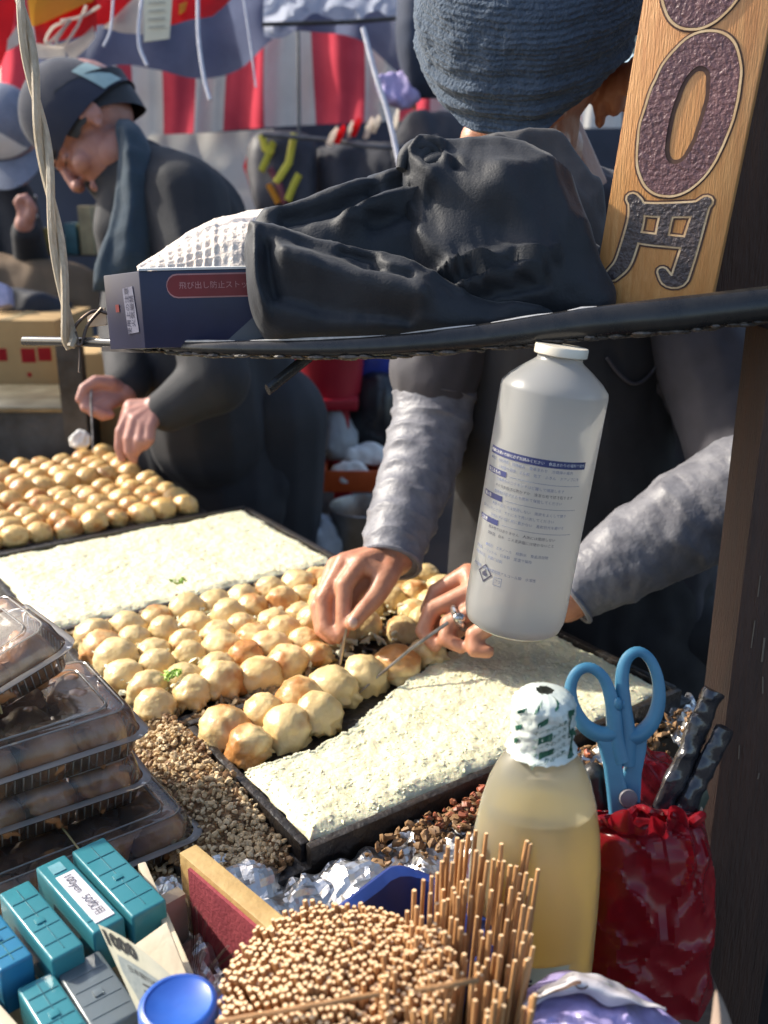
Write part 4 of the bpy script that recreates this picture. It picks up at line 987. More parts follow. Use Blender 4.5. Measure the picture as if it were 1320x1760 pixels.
def ruffle(u, v):
    x = 1000 + 210*u; y = 1440 - 36*v + 9*math.sin(u*13 + 1)*v + 6*math.sin(u*31)*v; p = P(x, y, .668 - .014*v + .05*(2*u-1)**2)
    return p - FW*(.008*nz(p, 45, 2)*(.4+v) + .006*math.sin(u*40 + 2*nz(p, 30))*v) + UP*.006*nz(p, 60, 5)
build('bag_ruffle', MB().grid(ruffle, 90, 16), M_REDBAG, rbe, fix=False, sharp=30)
M_SCI = mat('blue_scissor_plastic', (.055,.20,.31), .38, (.04,.15,.25), 20, .4, spec=.5)
sc = empty('scissors', P(1078,1440,.70), 'light blue handled kitchen scissors standing open in the red bag', 'scissors')
D_ = .695
def loop_(pts, r0, nm, dz=0):
    q = spl([P(x, y, D_ + dz) for x, y in pts], 44)
    build(nm, MB().tube(q, [r0*(1 + .25*math.cos(2*math.pi*i/43)) for i in range(44)], 10, flat=1.25, up=FW), M_SCI, sc)
loop_([(1056,1262),(1030,1262),(1003,1245),(984,1212),(981,1178),(994,1153),(1016,1148),(1037,1165),(1050,1200),(1055,1235),(1058,1275),(1066,1310)], .0042, 'handle_loop')
loop_([(1076,1315),(1078,1265),(1072,1215),(1069,1165),(1077,1133),(1096,1120),(1116,1132),(1130,1165),(1132,1205),(1121,1240),(1100,1262),(1080,1266)], .0042, 'handle_loop', .004)
def shank(pts, dz, nm): build(nm, MB().poly([P(x, y, D_ + dz) for x, y in pts], .0075, FW), M_SCI, sc, bevel=.0022, segs=3)
shank([(1022,1256),(1040,1262),(1062,1258),(1068,1300),(1074,1340),(1092,1400),(1104,1440),(1078,1440),(1050,1410),(1046,1370),(1040,1320),(1030,1285)], -.004, 'handle_shank')
shank([(1074,1262),(1092,1268),(1116,1250),(1112,1290),(1104,1330),(1102,1372),(1096,1440),(1052,1440),(1058,1400),(1062,1350),(1078,1318)], .004, 'handle_shank')
build('thumb_stop', MB().ell(P(1060,1212,D_-.001), (.004,.004,.0065)), M_SCI, sc)
build('thumb_stop', MB().ell(P(1069,1212,D_+.003), (.003,.004,.0055)), M_SCI, sc)
build('pivot', MB().lathe([(.001,0),(.0062,0),(.0066,.0006),(.0066,.0022),(.006,.003),(.001,.0032)], P(1079,1371,D_-.0035), -FW, 24), mat('pivot_disc', (.16,.15,.16), .5, (.11,.10,.11)), sc, sharp=40)
bl_ = MB().poly([P(1058,1436,D_+.002), P(1098,1436,D_+.002), P(1090,1520,D_+.02), P(1078,1600,D_+.04)], .002, FW); build('blade', bl_, M_STEEL, sc)
build('tool_handle', MB().cap(P(1020,1330,.705), .0085, P(1046,1480,.73), .0085, 16), M_BLACK, label='black round tool handle leaning left of the scissors', cat='tool')
M_SLEEVE = mat('black_sleeve', (.016,.016,.019), .18, (.03,.028,.032), 24, .6, .5, 60, coat=.4)
for pts, lb in (([(1228,1188,.020),(1206,1235,.020),(1185,1290,.021),(1160,1345,.021),(1128,1412,.019),(1100,1470,.017)], 'crumpled black sleeve of a utensil leaning against the post, upper one'), ([(1246,1250,.017),(1218,1310,.018),(1190,1365,.018),(1160,1420,.017),(1130,1480,.016)], 'crumpled black sleeve of a utensil leaning against the post, lower one')):
    q = spl([tuple(P(x, y, .715)) + (r,) for x, y, r in pts], 50) if 0 else None
    qs = [interp([(x, y, r) for x, y, r in pts], i/49) for i in range(50)]
    mb = MB(); cpts = [P(a, b_, .715) for a, b_, _ in qs]
    mb.tube(cpts, [r*.55*(1 + .16*nz((i*.23, r*40, 0)) + .10*nz((i*.6, 3, r))) for i, (_, _, r) in enumerate(qs)], 14, flat=.6)
    for i, v in enumerate(mb.v): mb.v[i] = v + UP*.004*nz(v, 70) + FW*.003*nz(v, 110)
    build('sleeved_utensil', mb, M_SLEEVE, sharp=40, label=lb, cat='utensil')
build('green_sleeve', MB().poly([P(1150,1412,.722), P(1212,1342,.722), P(1220,1372,.722), P(1185,1440,.722)], .003, FW), clear_mat('green_film', (.25,.34,.30), .35, .2, body=(.10,.15,.12)), bevel=.001, label='greenish clear plastic sleeve below the black utensils', cat='plastic sleeve')
# ================================================================== snack bag and leaf tip
M_LILAC = mat('lilac_film', (.42,.36,.62), .34, (.30,.25,.48), 22, .8, .5, 60, coat=.25); M_WHTF = mat('white_film', (.60,.58,.58), .36, (.50,.47,.50), 22, .8, .4, 60, coat=.2); M_LIME = mat('lime_print', (.42,.50,.12), .4); M_BRNP = mat('brown_print', (.12,.07,.05), .5)
sb = empty('snack_bag', P(1020,1800,.58), 'crumpled lilac and white plastic bag with a green stripe in the near right corner', 'bag')
build('bag_body', lens([(890,1790,1752,.56,.004),(905,1800,1722,.56,.02),(945,1800,1700,.562,.03),(990,1800,1690,.565,.034),(1030,1800,1700,.565,.034),(1075,1800,1712,.565,.03),(1120,1800,1730,.565,.024),(1170,1800,1764,.565,.008),(1190,1800,1784,.565,.003)], nu=110, nv=90, e=.8, crumple=.007, csc=38, namp=.002, nsc=90, seed=8,
      ridges=[([(905,1745),(960,1725),(1030,1718)], .004, 9), ([(1000,1720),(1040,1745),(1060,1790)], .005, 8), ([(1060,1716),(1100,1750),(1120,1790)], .004, 8)]), M_LILAC, sb, sharp=28)
def flap(u, v):
    x = 900 + 245*u; top = interp([(900,1722),(960,1690),(1008,1668),(1060,1684),(1110,1712),(1150,1735)], u)[1]; bot = interp([(900,1742),(950,1715),(1000,1708),(1030,1726),(1090,1726),(1150,1742)], u)[1]
    p = P(x, top + (bot-top)*v, .545 - .012*math.sin(math.pi*v) + .02*(1-v)); return p + FW*.003*nz(p, 60) + UP*.002*nz(p, 90)
build('torn_flap', MB().grid(flap, 70, 16).grid(lambda u, v: flap(u, v) + FW*.0015, 70, 16), M_WHTF, sb, fix=False, sharp=60)
build('green_stripe', MB().grid(lambda u, v: flap(.42 + .42*u, .02 + .22*v) - FW*.0006, 40, 4), M_LIME, sb, fix=False)
build('brown_mark', MB().grid(lambda u, v: flap(.04 + .36*u, .50 + .16*v + .1*math.sin(u*5)) - FW*.0007, 26, 3).grid(lambda u, v: flap(.35 + .10*u, .45 + .25*math.sin(u*3.1) + .10*v) - FW*.0008, 18, 3), M_BRNP, sb, fix=False)
def tip(u, v): 
    y = 1702 + 90*v; x = 1232 + 8*math.sin(v*2) + (u-.5)*46*v**.7; return P(x, y, .50 + .010*math.sin(math.pi*u)*-1)
build('paper_tip', MB().grid(tip, 12, 16).grid(lambda u, v: tip(u, v) + FW*.001, 12, 16), mat('tan_paper', (.34,.26,.20), .7, (.26,.19,.15), 30), fix=False, label='pointed tan paper tip at the bottom right beside the post', cat='paper')
# ================================================================== crumpled foil
M_FOIL = mat('kitchen_foil', (.86,.85,.83), .34, (.60,.57,.52), 20, .6, .3, 140, metal=.95)
def foil(u, v):
    s, t = -.16 + .56*u, -.085 + .16*v*(1 - .0*u); 
    if s > -.02: t = min(t, -.017 - .004*nz((s*60, 0, 1)))
    else: t = min(t, -.02 + .06*min(1, (-.02-s)/.03))
    p = G(s, t, 0); h = .036*abs(nz(p, 17, 2)) + .016*abs(nz(p, 38, 5)) + .008*abs(nz(p, 80, 9)) + .006
    edge = min(1, min(u, 1-u, v*1.2, 1-v + .04)*14)
    return G(s + .008*nz(p, 40, 3), t + .006*nz(p, 46, 6), .7695 + h*edge)
build('crumpled_foil', MB().grid(foil, 150, 52), M_FOIL, fix=False, sharp=12, label='crumpled kitchen foil laid along the front of the nearest pan', cat='foil')
build('foil_scrap', MB().grid(lambda u, v: (lambda p: p + EZ*(.03*abs(nz(p, 30, 3)) + .014*abs(nz(p, 70, 5))))(G(.40 + .10*u, -.055 + .06*v, .772)), 30, 24), M_FOIL, fix=False, sharp=12, label='wad of foil beside the black sleeves at the right end of the pan', cat='foil')
# ================================================================== people
M_SKIN = mat('skin', (.54,.27,.165), .46, (.42,.165,.09), 60, .95, .5, 170, sss=.12, dist=.0015)
M_SKIN2 = mat('skin_flushed', (.46,.235,.185), .5, (.38,.165,.125), 45, .8, .25, 260, sss=.12, dist=.0015)
M_HAIR = mat('dark_hair', (.014,.012,.012), .5, (.025,.02,.018), 200, .6)
def head(mb, C, f, u, k=1.0):
    f = f.normalized(); u = (u - f*u.dot(f)).normalized(); r = f.cross(u)
    ax = [r, f, u]
    def q(a, b_, c): return C + r*(a*k) + f*(b_*k) + u*(c*k)
    def E(a, b_, c, R): mb.ell(q(a,b_,c), [x*k for x in R], ax, 22, 14)
    E(0, -.012, .030, (.075,.096,.088)); E(0, .030, -.030, (.060,.064,.085)); E(0, .052, -.078, (.042,.040,.032)); E(0, .075, -.090, (.020,.018,.016))
    E(0,.062,.045,(.055,.03,.045)); E(0,-.030,-.004,(.052,.054,.056))
    for s in (-1, 1):
        E(s*.034,.066,-.028,(.024,.024,.022)); E(s*.045,.02,-.065,(.02,.035,.03))
        mb.cap(q(s*.008,.090,.020), .011*k, q(s*.042,.072,.018), .009*k)
        E(s*.030,.078,.002,(.014,.010,.009))
        # ear: shell with a raised rim and lobe
        E(s*.075,-.006,-.010,(.009,.017,.024)); pts = [q(s*.080, -.006 + .016*math.cos(t), -.006 + .023*math.sin(t)) for t in [.2 + 4.2*i/9 for i in range(10)]]
        for a, b_ in zip(pts, pts[1:]): mb.cap(a, .0042*k, b_, .0042*k, 8)
        E(s*.077,.002,-.032,(.006,.007,.008))
        E(s*.011,.108,-.030,(.009,.011,.009))
    mb.cap(q(0,.094,.012), .008*k, q(0,.112,-.026), .0105*k)
    mb.cap(q(-.016,.096,-.058), .0075*k, q(.016,.096,-.058), .0075*k); mb.cap(q(-.013,.094,-.068), .008*k, q(.013,.094,-.068), .008*k)
    return q, r
def hand(mb, wrist, rw, fingers, thumb, knr=.0125):
    """fingers: chains of points from knuckle to tip; the palm is filled between wrist and knuckles"""
    for ch in fingers:
        mb.cap(wrist, rw*.72, ch[0], knr)
        rs = [knr*.98, .0108, .0096, .0080]
        mb.chain(ch, rs[:len(ch)])
        mb.ell(ch[1], .0114)
    for a, b_ in zip(fingers, fingers[1:]): mb.cap(a[0], knr*.9, b_[0], knr*.9)
    mb.cap(wrist, rw*.7, thumb[0], .0155); mb.chain(thumb, [.0155,.0125,.0105,.0085][:len(thumb)])
    mb.cap(thumb[0], .013, fingers[0][0], .011)
def PX(pts): return [P(*p) for p in pts]
def wrinkle_tube(path, radii, nu=170, nv=56, amp=.06, freq=16, seed=0, flat=1.0, fine=.02):
    q = spl(path, nu); rr_ = [interp([(r,) for r in radii], i/(nu-1))[0] for i in range(nu)]; R = []
    L = 0; u = None
    for i, p in enumerate(q):
        t = (q[min(i+1,nu-1)] - q[max(i-1,0)]).normalized()
        u = (-FW - t*(-FW).dot(t)).normalized() if u is None else (u - t*u.dot(t)).normalized(); w_ = t.cross(u)
        if i: L += (q[i]-q[i-1]).length
        row = []
        for j in range(nv):
            a = 2*math.pi*j/nv; n_ = u*math.cos(a) + w_*(math.sin(a)*flat)
            pp = p + n_*rr_[i]
            ph = L*freq*6.28 + 2.6*nz((math.cos(a)*1.3, math.sin(a)*1.3, L*9), 1, seed) + 1.4*math.sin(a*1 + seed)
            ridge = (1 - abs(math.sin(ph*.5)))**1.5 * (.55 + .9*nz((math.cos(a)*1.1, math.sin(a)*1.1, L*14), 1, seed+4))
            row.append(p + n_*(rr_[i]*(1 + amp*2*ridge + fine*(fbm(pp, 45, 3, seed) - .9*abs(nz(pp, 95, seed+6))) + amp*.8*nz(pp, 26, seed+2))))
        R.append(row)
    return MB().rings(R)

# ------------------------------------------------ the worker on the right
HC = P(912,142,1.035)
hf = (RT*-.30 + UP*-.80 - FW*.52).normalized(); hu = (UP*.58 - FW*.80 - RT*.05)
op = empty('person', P(1010,1100,1.40)*1.0, 'person in a slate blue knit cap and dark apron turning takoyaki with both hands', 'person')
ORIG[op.name].z = 0; op.location.z = 0
b = MB(); hq, hr = head(b, HC, hf, hu, 1.03)
neckb = P(985,395,1.20)
es_ = 1 if hr.dot(RT) > 0 else -1
b.ell(hq(es_*.090,-.006,.000), (.012,.020,.030), [hr, hf, hu - hf*hu.dot(hf)], 18, 12)
for i_ in range(9):
    t0_, t1_ = .2 + .47*i_, .2 + .47*(i_+1); b.cap(hq(es_*.101, -.006 + .018*math.cos(t0_), .004 + .028*math.sin(t0_)), .005, hq(es_*.101, -.006 + .018*math.cos(t1_), .004 + .028*math.sin(t1_)), .005, 8)
b.cap(hq(0,-.03,-.07), .052, neckb, .062)
shR, shL = P(800,470,1.25), P(1150,440,1.24)
chest, waist, hip = P(985,520,1.31), P(1010,840,1.37), P(1020,1060,1.43)
b.chain([neckb, chest, waist, hip], [.06,.085,.08,.09])
for o_ in (-.06,.06): b.chain([chest + RT*o_, waist + RT*o_, hip + RT*o_], [.07,.07,.075])
elR, wrR = P(738,715,1.27), P(676,955,1.172)
elL, wrL = P(1300,835,1.12), P(972,1030,1.10)
b.chain([neckb, shR, elR, wrR], [.06,.05,.036,.027]); b.chain([neckb, shL, P(1238,690,1.19), elL, wrL], [.06,.05,.04,.036,.027])
for s in (-.1, .1):
    x, y = hip.x + s, hip.y + .03; b.chain([hip + RT*s, V(x, y+.01, .46), V(x, y+.02, .07)], [.08,.055,.04]); b.cap(V(x, y, .03), .03, V(x-.02, y-.13, .025), .025)
hand(b, wrR, .028, [PX([(620,968,1.135),(592,1006,1.12),(590,1050,1.115),(590,1086,1.112)]), PX([(592,966,1.145),(556,1030,1.13),(559,1078,1.122),(580,1096,1.115)]),
     PX([(578,972,1.165),(548,1042,1.15),(553,1082,1.14),(572,1098,1.13)]), PX([(572,985,1.18),(552,1045,1.17),(558,1078,1.16),(572,1090,1.15)])],
     PX([(664,990,1.135),(648,1022,1.12),(624,1050,1.108),(606,1072,1.10)]))
hand(b, wrL, .028, [PX([(805,985,1.14),(750,1018,1.15),(735,1048,1.145),(752,1070,1.135)]), PX([(812,1015,1.118),(742,1048,1.125),(727,1085,1.118),(748,1110,1.108)]),
     PX([(836,1038,1.098),(772,1072,1.105),(766,1098,1.098),(792,1112,1.09)]), PX([(866,1058,1.078),(816,1092,1.084),(816,1116,1.078),(838,1120,1.075)])],
     PX([(860,1005,1.14),(810,1040,1.165),(770,1075,1.16),(752,1092,1.14)]))
fz_ = [P(600,1010,1.15), P(596,1045,1.14), P(584,1072,1.128)]; b.cap(wrR, .024, fz_[0], .020); b.chain(fz_, [.019,.016,.012])
fz_ = [P(850,1030,1.115), P(800,1060,1.12), P(775,1085,1.115)]; b.cap(wrL, .024, fz_[0], .022); b.chain(fz_, [.021,.017,.014])
build('body', remesh(b, .0026, 4), M_SKIN, op, fix=False, sharp=180)
# finger nails
nl = MB(); nl.ell(P(607,1070,1.0905), (.0052,.0066,.0022), [RT, UP, FW], 10, 6)
build('thumbnail', nl, mat('nail', (.62,.40,.32), .25), op)
M_SHIRT = mat('plum_grey_shirt', (.066,.062,.074), .8, (.045,.043,.052), 30, .6, .3, 500, sheen=.2, dist=.001)
M_APRON = mat('black_apron', (.016,.016,.019), .75, (.024,.024,.028), 14, .6, .25, 400, sheen=.1, dist=.001)
M_COVER = mat('silver_arm_cover', (.23,.23,.255), .5, (.115,.115,.135), 40, .8, .5, 200, spec=.5, dist=.0015, sheen=.2)
s_ = MB()
for o_ in (-.06,-.03,.03,.06): s_.chain([chest + RT*o_*1.1 + UP*.03, waist + RT*o_*1.15, hip + RT*o_*1.2], [.118,.108,.112])
s_.chain([neckb + UP*.0, shR], [.078,.075]); s_.chain([neckb, shL], [.078,.075])
s_.chain([shR, P(752,640,1.27)], [.074,.064]); s_.chain([shL, P(1238,690,1.19)], [.074,.062]); s_.chain([P(1238,690,1.19), P(1262,770,1.17)], [.062,.060])
sm = remesh(s_, .006, 4)
for i, v in enumerate(sm.v):
    sm.v[i] = v + (v - P(985,700,1.38)).normalized()*(.005*fbm(v, 14, 3, 3) + .004*abs(nz(v, 30, 8)))
build('shirt', sm, M_SHIRT, op, fix=False, sharp=180)
# apron: wide front panel with hanging folds
def apron(u, v):
    z = v
    x = interp([(806,440),(800,600),(790,760),(776,900),(764,1060),(760,1200)], v); xr = interp([(1150,440),(1188,600),(1192,760),(1215,900),(1230,1060),(1235,1200)], v)
    px = x[0] + (xr[0]-x[0])*u; py = x[1]; q_ = 2*u - 1
    d = interp([(1.125,),(1.165,),(1.20,),(1.235,),(1.262,),(1.29,)], v)[0] + .085*q_*q_ 
    p = P(px, py, d); return p - FW*(.006*nz((u*5, v*1.6, 2), 1) + .004*nz((u*14, v*3, 5), 1) + .004*fbm(p, 20, 2))
build('apron', MB().grid(apron, 60, 80).grid(lambda u, v: apron(u, v) + FW*.004, 60, 80), M_APRON, op, fix=False, sharp=180)
build('apron_pocket', MB().tube([apron(.62 + .24*i/24, .22 + .055*math.sin(math.pi*i/24)) - FW*.004 for i in range(25)], .0022, 8), M_SHIRT, op)
build('arm_cover', wrinkle_tube([P(671,966,1.172), P(684,915,1.195), P(712,830,1.235), P(736,750,1.265), P(748,690,1.275), P(752,655,1.275)], [.036,.041,.048,.052,.055,.058], amp=.050, freq=32, seed=2, fine=.034), M_COVER, op, sharp=180, label='silver grey arm cover bunched in rings on the arm with the fist')
build('arm_cover', wrinkle_tube([P(978,1026,1.10), P(1010,1000,1.102), P(1080,955,1.108), P(1165,905,1.115), P(1240,862,1.12), P(1310,822,1.125), P(1322,790,1.14)], [.034,.040,.049,.057,.063,.064,.060], amp=.060, freq=13, seed=7, fine=.040), M_COVER, op, sharp=180, label='silver grey arm cover with long shiny creases on the arm by the post')
for a, r_ in ((P(671,966,1.172), .037), (P(978,1026,1.10), .035)):
    t = (a - (P(684,915,1.195) if a.x < .02 else P(1010,1000,1.102))).normalized(); u_ = t.orthogonal().normalized(); w_ = t.cross(u_)
    pts = [a + u_*math.cos(q)*r_ + w_*math.sin(q)*r_ for q in [2*math.pi*i/32 for i in range(33)]]
    build('cuff', MB().tube(pts, .0032, 8, cap=False), M_COVER, op)
# ring
rg = P(783,1078,1.098); rdir = (P(772,1072,1.105) - P(836,1038,1.098)).normalized(); u_ = rdir.orthogonal().normalized(); w_ = rdir.cross(u_)
M_SILVER = mat('silver', (.70,.68,.64), .28, (.5,.48,.45), 60, metal=.95)
ctr_ = P(788,1063,1.1025)
rgm = MB().tube([ctr_ + u_*math.cos(q)*.0125 + w_*math.sin(q)*.0125 for q in [2*math.pi*i/28 for i in range(29)]], .0034, 8, cap=False, flat=1.5)
rgm.ell(ctr_ - FW*.0125 + UP*.002, (.008,.0065,.0045), [RT, UP, FW], 12, 8)
ro_ = build('finger_ring', rgm, M_SILVER, op)
# knit cap
M_KNIT = mat('slate_knit', (.080,.115,.165), .95, (.040,.062,.098), 150, .9, 1.0, 330, sheen=.5, dist=.003)
kc = HC - RT*.006; ka = (UP*.60 - FW*.79 - RT*.10).normalized(); kf = (hf - ka*hf.dot(ka)).normalized(); kr = kf.cross(ka)
def knit(u, v):
    a = 2*math.pi*u; h = v
    prof_ = interp([(.0,.985),(.06,1.0),(.20,1.02),(.40,1.02),(.58,.97),(.74,.85),(.87,.62),(.95,.36),(1.0,.02)], h)
    hh, r = prof_[0], prof_[1]
    back = max(0, -math.cos(a))
    lowe = -.012*math.cos(2*a) + .030*max(0, math.sin(a)*(1 if kr.dot(RT) > 0 else -1))**2
    x = .112*(1 + .05*back)*r*math.cos(a); y = .115*r*math.sin(a)
    z = .015 + .165*hh + lowe*(1-hh) - .05*back*(1-hh) 
    p = kc + kf*(x - .006 - .03*hh) + kr*y + ka*z
    n_ = (kf*math.cos(a) + kr*math.sin(a))
    low = max(0, 1 - hh*1.5)
    ph = z*300 + 3.5*nz((math.cos(a)*1.1, math.sin(a)*1.1, z*8), 1, 4)
    k_ = low*(.0016*math.sin(ph)*(1 + 1.6*nz(p,22,9)) + .0016*math.sin(ph*.47 + 2 + 3*nz(p,14,2))) + .0055*fbm(p, 14, 3, 3) + .0010*nz(p, 140) + .0010*nz(p, 300) + (.0005*math.sin(z*1250 + 2.5*nz(p, 40)))
    return p + n_*k_
build('knit_cap', MB().grid(knit, 230, 260), M_KNIT, op, fix=False, sharp=180)
build('cap_hem', MB().grid(lambda u, v: knit(u, .0) + (kf*math.cos(2*math.pi*u) + kr*math.sin(2*math.pi*u))*(-.010*v) + ka*.004*v, 100, 4), M_KNIT, op, fix=False, sharp=180)
# turning picks
M_PICK = mat('pick_steel', (.42,.38,.33), .35, (.22,.18,.14), 60, metal=.9)
build('turning_pick', MB().tube([P(598,1062,1.105), P(590,1110,1.108), P(583,1150,1.112), P(577,1182,1.112)], [.0022,.0019,.0015,.0008], 8), M_PICK, label='steel turning pick held upright in the fist on the left', cat='pick')
build('turning_pick', MB().tube([P(770,1070,1.09), P(705,1116,1.075), P(650,1162,1.065), P(607,1200,1.055)], [.0022,.0019,.0015,.0008], 8), M_PICK, label='steel turning pick slanting down from the hand with the ring', cat='pick')

# ------------------------------------------------ the bowed man on the left
lm = empty('person', P(390,700,2.0), 'person in a navy cap and black jacket bowed over the farthest pan', 'person')
ORIG[lm.name].z = 0; lm.location.z = 0
LC = P(160,218,1.84); lf = (RT*-.50 + UP*-.86 + FW*.03); lu = (RT*-.86 + UP*.50 - FW*.10)
b = MB(); lq, lr = head(b, LC, lf, lu, 1.03)
nk = P(207,300,1.88)
b.cap(lq(0,-.006,-.03), .037, nk, .045)
ub_, mb_, hp_ = P(312,392,1.93), P(352,540,1.99), P(395,720,2.04)
b.chain([nk, ub_, mb_, hp_], [.065,.10,.11,.11])
sN, sF = P(318,345,1.80), P(255,345,2.0)
eN, wN = P(372,650,1.74), P(270,702,1.735); eF, wF = P(225,570,1.93), P(212,676,1.80)
b.chain([nk, sN, eN, wN], [.05,.055,.036,.026]); b.chain([nk, sF, eF, wF], [.05,.055,.036,.026])
for s in (-.09,.09):
    b.chain([hp_ + RT*s, V(hp_.x + s, hp_.y + .02, .45), V(hp_.x + s, hp_.y + .04, .07)], [.08,.055,.04]); b.cap(V(hp_.x+s, hp_.y+.04, .03), .03, V(hp_.x+s-.1, hp_.y-.02, .025), .025)
hand(b, wF, .026, [PX([(172,668,1.775),(146,672,1.76),(140,688,1.75),(160,697,1.745)]), PX([(176,676,1.77),(150,684,1.75),(146,700,1.742),(166,706,1.74)]), PX([(182,686,1.765),(160,697,1.748),(160,709,1.742),(178,711,1.745)]), PX([(190,694,1.765),(172,707,1.75),(176,715,1.748),(190,713,1.752)])],
     PX([(190,660,1.77),(165,656,1.755),(145,668,1.745),(137,686,1.742)]), .0115)
hand(b, wN, .027, [PX([(222,712,1.715),(208,742,1.712),(205,768,1.715),(210,788,1.72)]), PX([(232,722,1.705),(222,755,1.700),(222,776,1.702),(230,790,1.71)]), PX([(245,730,1.702),(240,758,1.695),(236,772,1.70),(232,780,1.708)]), PX([(258,734,1.70),(256,754,1.695),(250,764,1.70),(244,768,1.706)])],
     PX([(226,700,1.735),(214,728,1.74),(214,752,1.742),(220,772,1.74)]), .0115)
build('body', remesh(b, .003, 4), M_SKIN2, lm, fix=False, sharp=180)
for s in (-1, 1):
    build('eyebrow', MB().tube([lq(s*.012,.102,.022), lq(s*.030,.096,.027), lq(s*.048,.078,.022)], [.003,.004,.002], 6), M_HAIR, lm)
    build('eyelid', MB().tube([lq(s*.016,.0905,.002), lq(s*.030,.0905,-.002), lq(s*.044,.078,.0)], [.0012,.0018,.001], 6), M_HAIR, lm)
hb = MB()
def hairf(u, v):
    a = -math.pi*.5 + 2*math.pi*u; z = -.055*max(0, -math.sin(a)) - .012 + .07*v - .0*u
    a2 = a; rr_ = 1.02; qq = 1 - .36*(1-v)*max(0, -math.sin(a))**.7; f_, r_ = .103*qq*math.sin(a2) - .012, .081*qq*math.cos(a2)
    if math.sin(a2) > .55: z = max(z, .03)
    return lq(r_*rr_, f_*rr_, z + .004*nz((u*60, v*3, 0), 1))
build('hair', MB().grid(hairf, 60, 10), M_HAIR, lm, fix=False, sharp=180)
M_CAP = mat('navy_cap', (.014,.020,.042), .85, (.015,.020,.040), 40, .6, .3, 500, sheen=.3)
def capd(u, v):
    a = 2*math.pi*u; t = v*math.pi/2
    r = math.cos(t)**.6
    p = lq(.088*r*math.cos(a), -.008 + .104*r*math.sin(a)*(1 if math.sin(a) > 0 else .95), .016 - .042*(1 - math.sin(a))*.5*(1-v)**1.5 + .118*math.sin(t)); return p + lq(0,0,1).__sub__(LC).normalized()*(.002*nz(p, 30))
build('cap_crown', MB().grid(capd, 60, 26), M_CAP, lm, fix=False, sharp=180)
pt_ = P(186,152,1.70)
def patchf(u, v): 
    a = -.62 + .62*u - math.pi*.0; t = .02 + .46*v; r = math.cos(t)**.6; aa = -1.0 + .5*u if lr.dot(-FW) > 0 else math.pi + 1.0 - .5*u
    return lq(.0900*r*math.cos(aa), -.008 + .1055*.95*r*math.sin(aa), .016 - .042*(1 - math.sin(aa))*.5*(1 - t/1.571)**1.5 + .1205*math.sin(t))
build('cap_patch', MB().grid(patchf, 10, 8), mat('pale_teal_print', (.34,.46,.44), .7, (.22,.32,.32), 60, .9), lm, fix=False, sharp=180)
j = MB()
j.chain([P(240,300,1.89), ub_, mb_, hp_, P(402,850,2.06)], [.070,.134,.138,.142,.135]); j.chain([P(300,420,1.86), P(330,560,1.92), P(360,740,1.97)], [.12,.12,.13])
j.chain([P(235,330,1.86), P(205,400,1.85), P(196,470,1.86)], [.07,.052,.032])
j.chain([nk, sN, eN, P(288,702,1.74)], [.07,.085,.064,.040]); j.chain([nk, sF, eF, P(222,655,1.82)], [.07,.085,.062,.042])
j.chain([P(440,640,2.02), P(460,820,2.04)], [.09,.08])
jm = remesh(j, .007, 4)
for i, v in enumerate(jm.v): jm.v[i] = v + (v - P(340,500,1.97)).normalized()*(.007*fbm(v, 7, 2, 5))
M_JACK = mat('black_jacket', (.010,.011,.015), .8, (.016,.017,.022), 10, .6, .25, 300, sheen=.15)
build('jacket', jm, M_JACK, lm, fix=False, sharp=180)
M_TEALT = mat('dark_teal_towel', (.030,.055,.080), .95, (.020,.038,.058), 30, .7, .6, 300, sheen=.4)
build('neck_towel', lens([(205,205,222,1.80,.01),(225,200,245,1.79,.03),(270,205,262,1.775,.035),(330,200,264,1.765,.035),(400,186,262,1.76,.035),(460,165,260,1.76,.032),(500,160,255,1.76,.01)], axis='y', nu=60, nv=40, e=.85, namp=.006, nsc=18, seed=4, ridges=[([(225,230),(235,330),(225,470)], .008, 9), ([(212,240),(212,360),(190,470)], -.006, 6)]), M_TEALT, lm, sharp=180)
tr = MB()
for s in (-.09,.09): tr.chain([hp_ + RT*s, V(hp_.x + s, hp_.y + .02, .45), V(hp_.x + s, hp_.y + .04, .06)], [.12,.085,.07])
build('trousers', remesh(tr, .01, 3), M_JACK, lm, fix=False, sharp=180)
tr = MB()
for s in (-.1,.1): tr.chain([hip + RT*s, V(hip.x + s, hip.y + .04, .46), V(hip.x + s, hip.y + .05, .06)], [.11,.08,.065])
build('trousers', remesh(tr, .01, 3), M_APRON, op, fix=False, sharp=180)
build('turning_pick', MB().tube([P(158,650,1.755), P(156,690,1.735), P(159,740,1.725), P(160,778,1.72)], [.0022,.0020,.0016,.001], 8), M_PICK, label='thin steel pick held by the bowed man above the farthest pan', cat='pick')
# ------------------------------------------------ third person behind
tp_ = empty('person', P(-20,300,2.75), 'person in a grey cap with white front, half hidden at the left edge', 'person')
ORIG[tp_.name].z = 0; tp_.location.z = 0
TC = P(14,232,2.72); tf = (RT*.15 - FW*.35 - UP*.92).normalized(); tu_ = (UP*.36 - FW*.93)
b = MB(); tq, tr_ = head(b, TC, tf, tu_, 1.05); nk3 = P(-30,270,2.86)
b.cap(tq(0,-.03,-.06), .055, nk3, .06); c3, h3 = P(-45,400,2.9), P(-50,640,2.9)
b.chain([nk3, c3, h3], [.07,.12,.12]); b.chain([nk3, P(20,350,2.86), P(60,480,2.8), P(42,385,2.6)], [.05,.05,.036,.026])
b.chain([h3, V(h3.x, h3.y, .05)], [.13,.09])
hand(b, P(42,385,2.6), .026, [PX([(36,362,2.58),(30,348,2.57),(34,340,2.56),(42,342,2.56)]), PX([(42,362,2.58),(38,346,2.57),(44,338,2.56),(50,342,2.56)])], PX([(52,372,2.58),(56,358,2.57),(52,348,2.56)]), .0115)
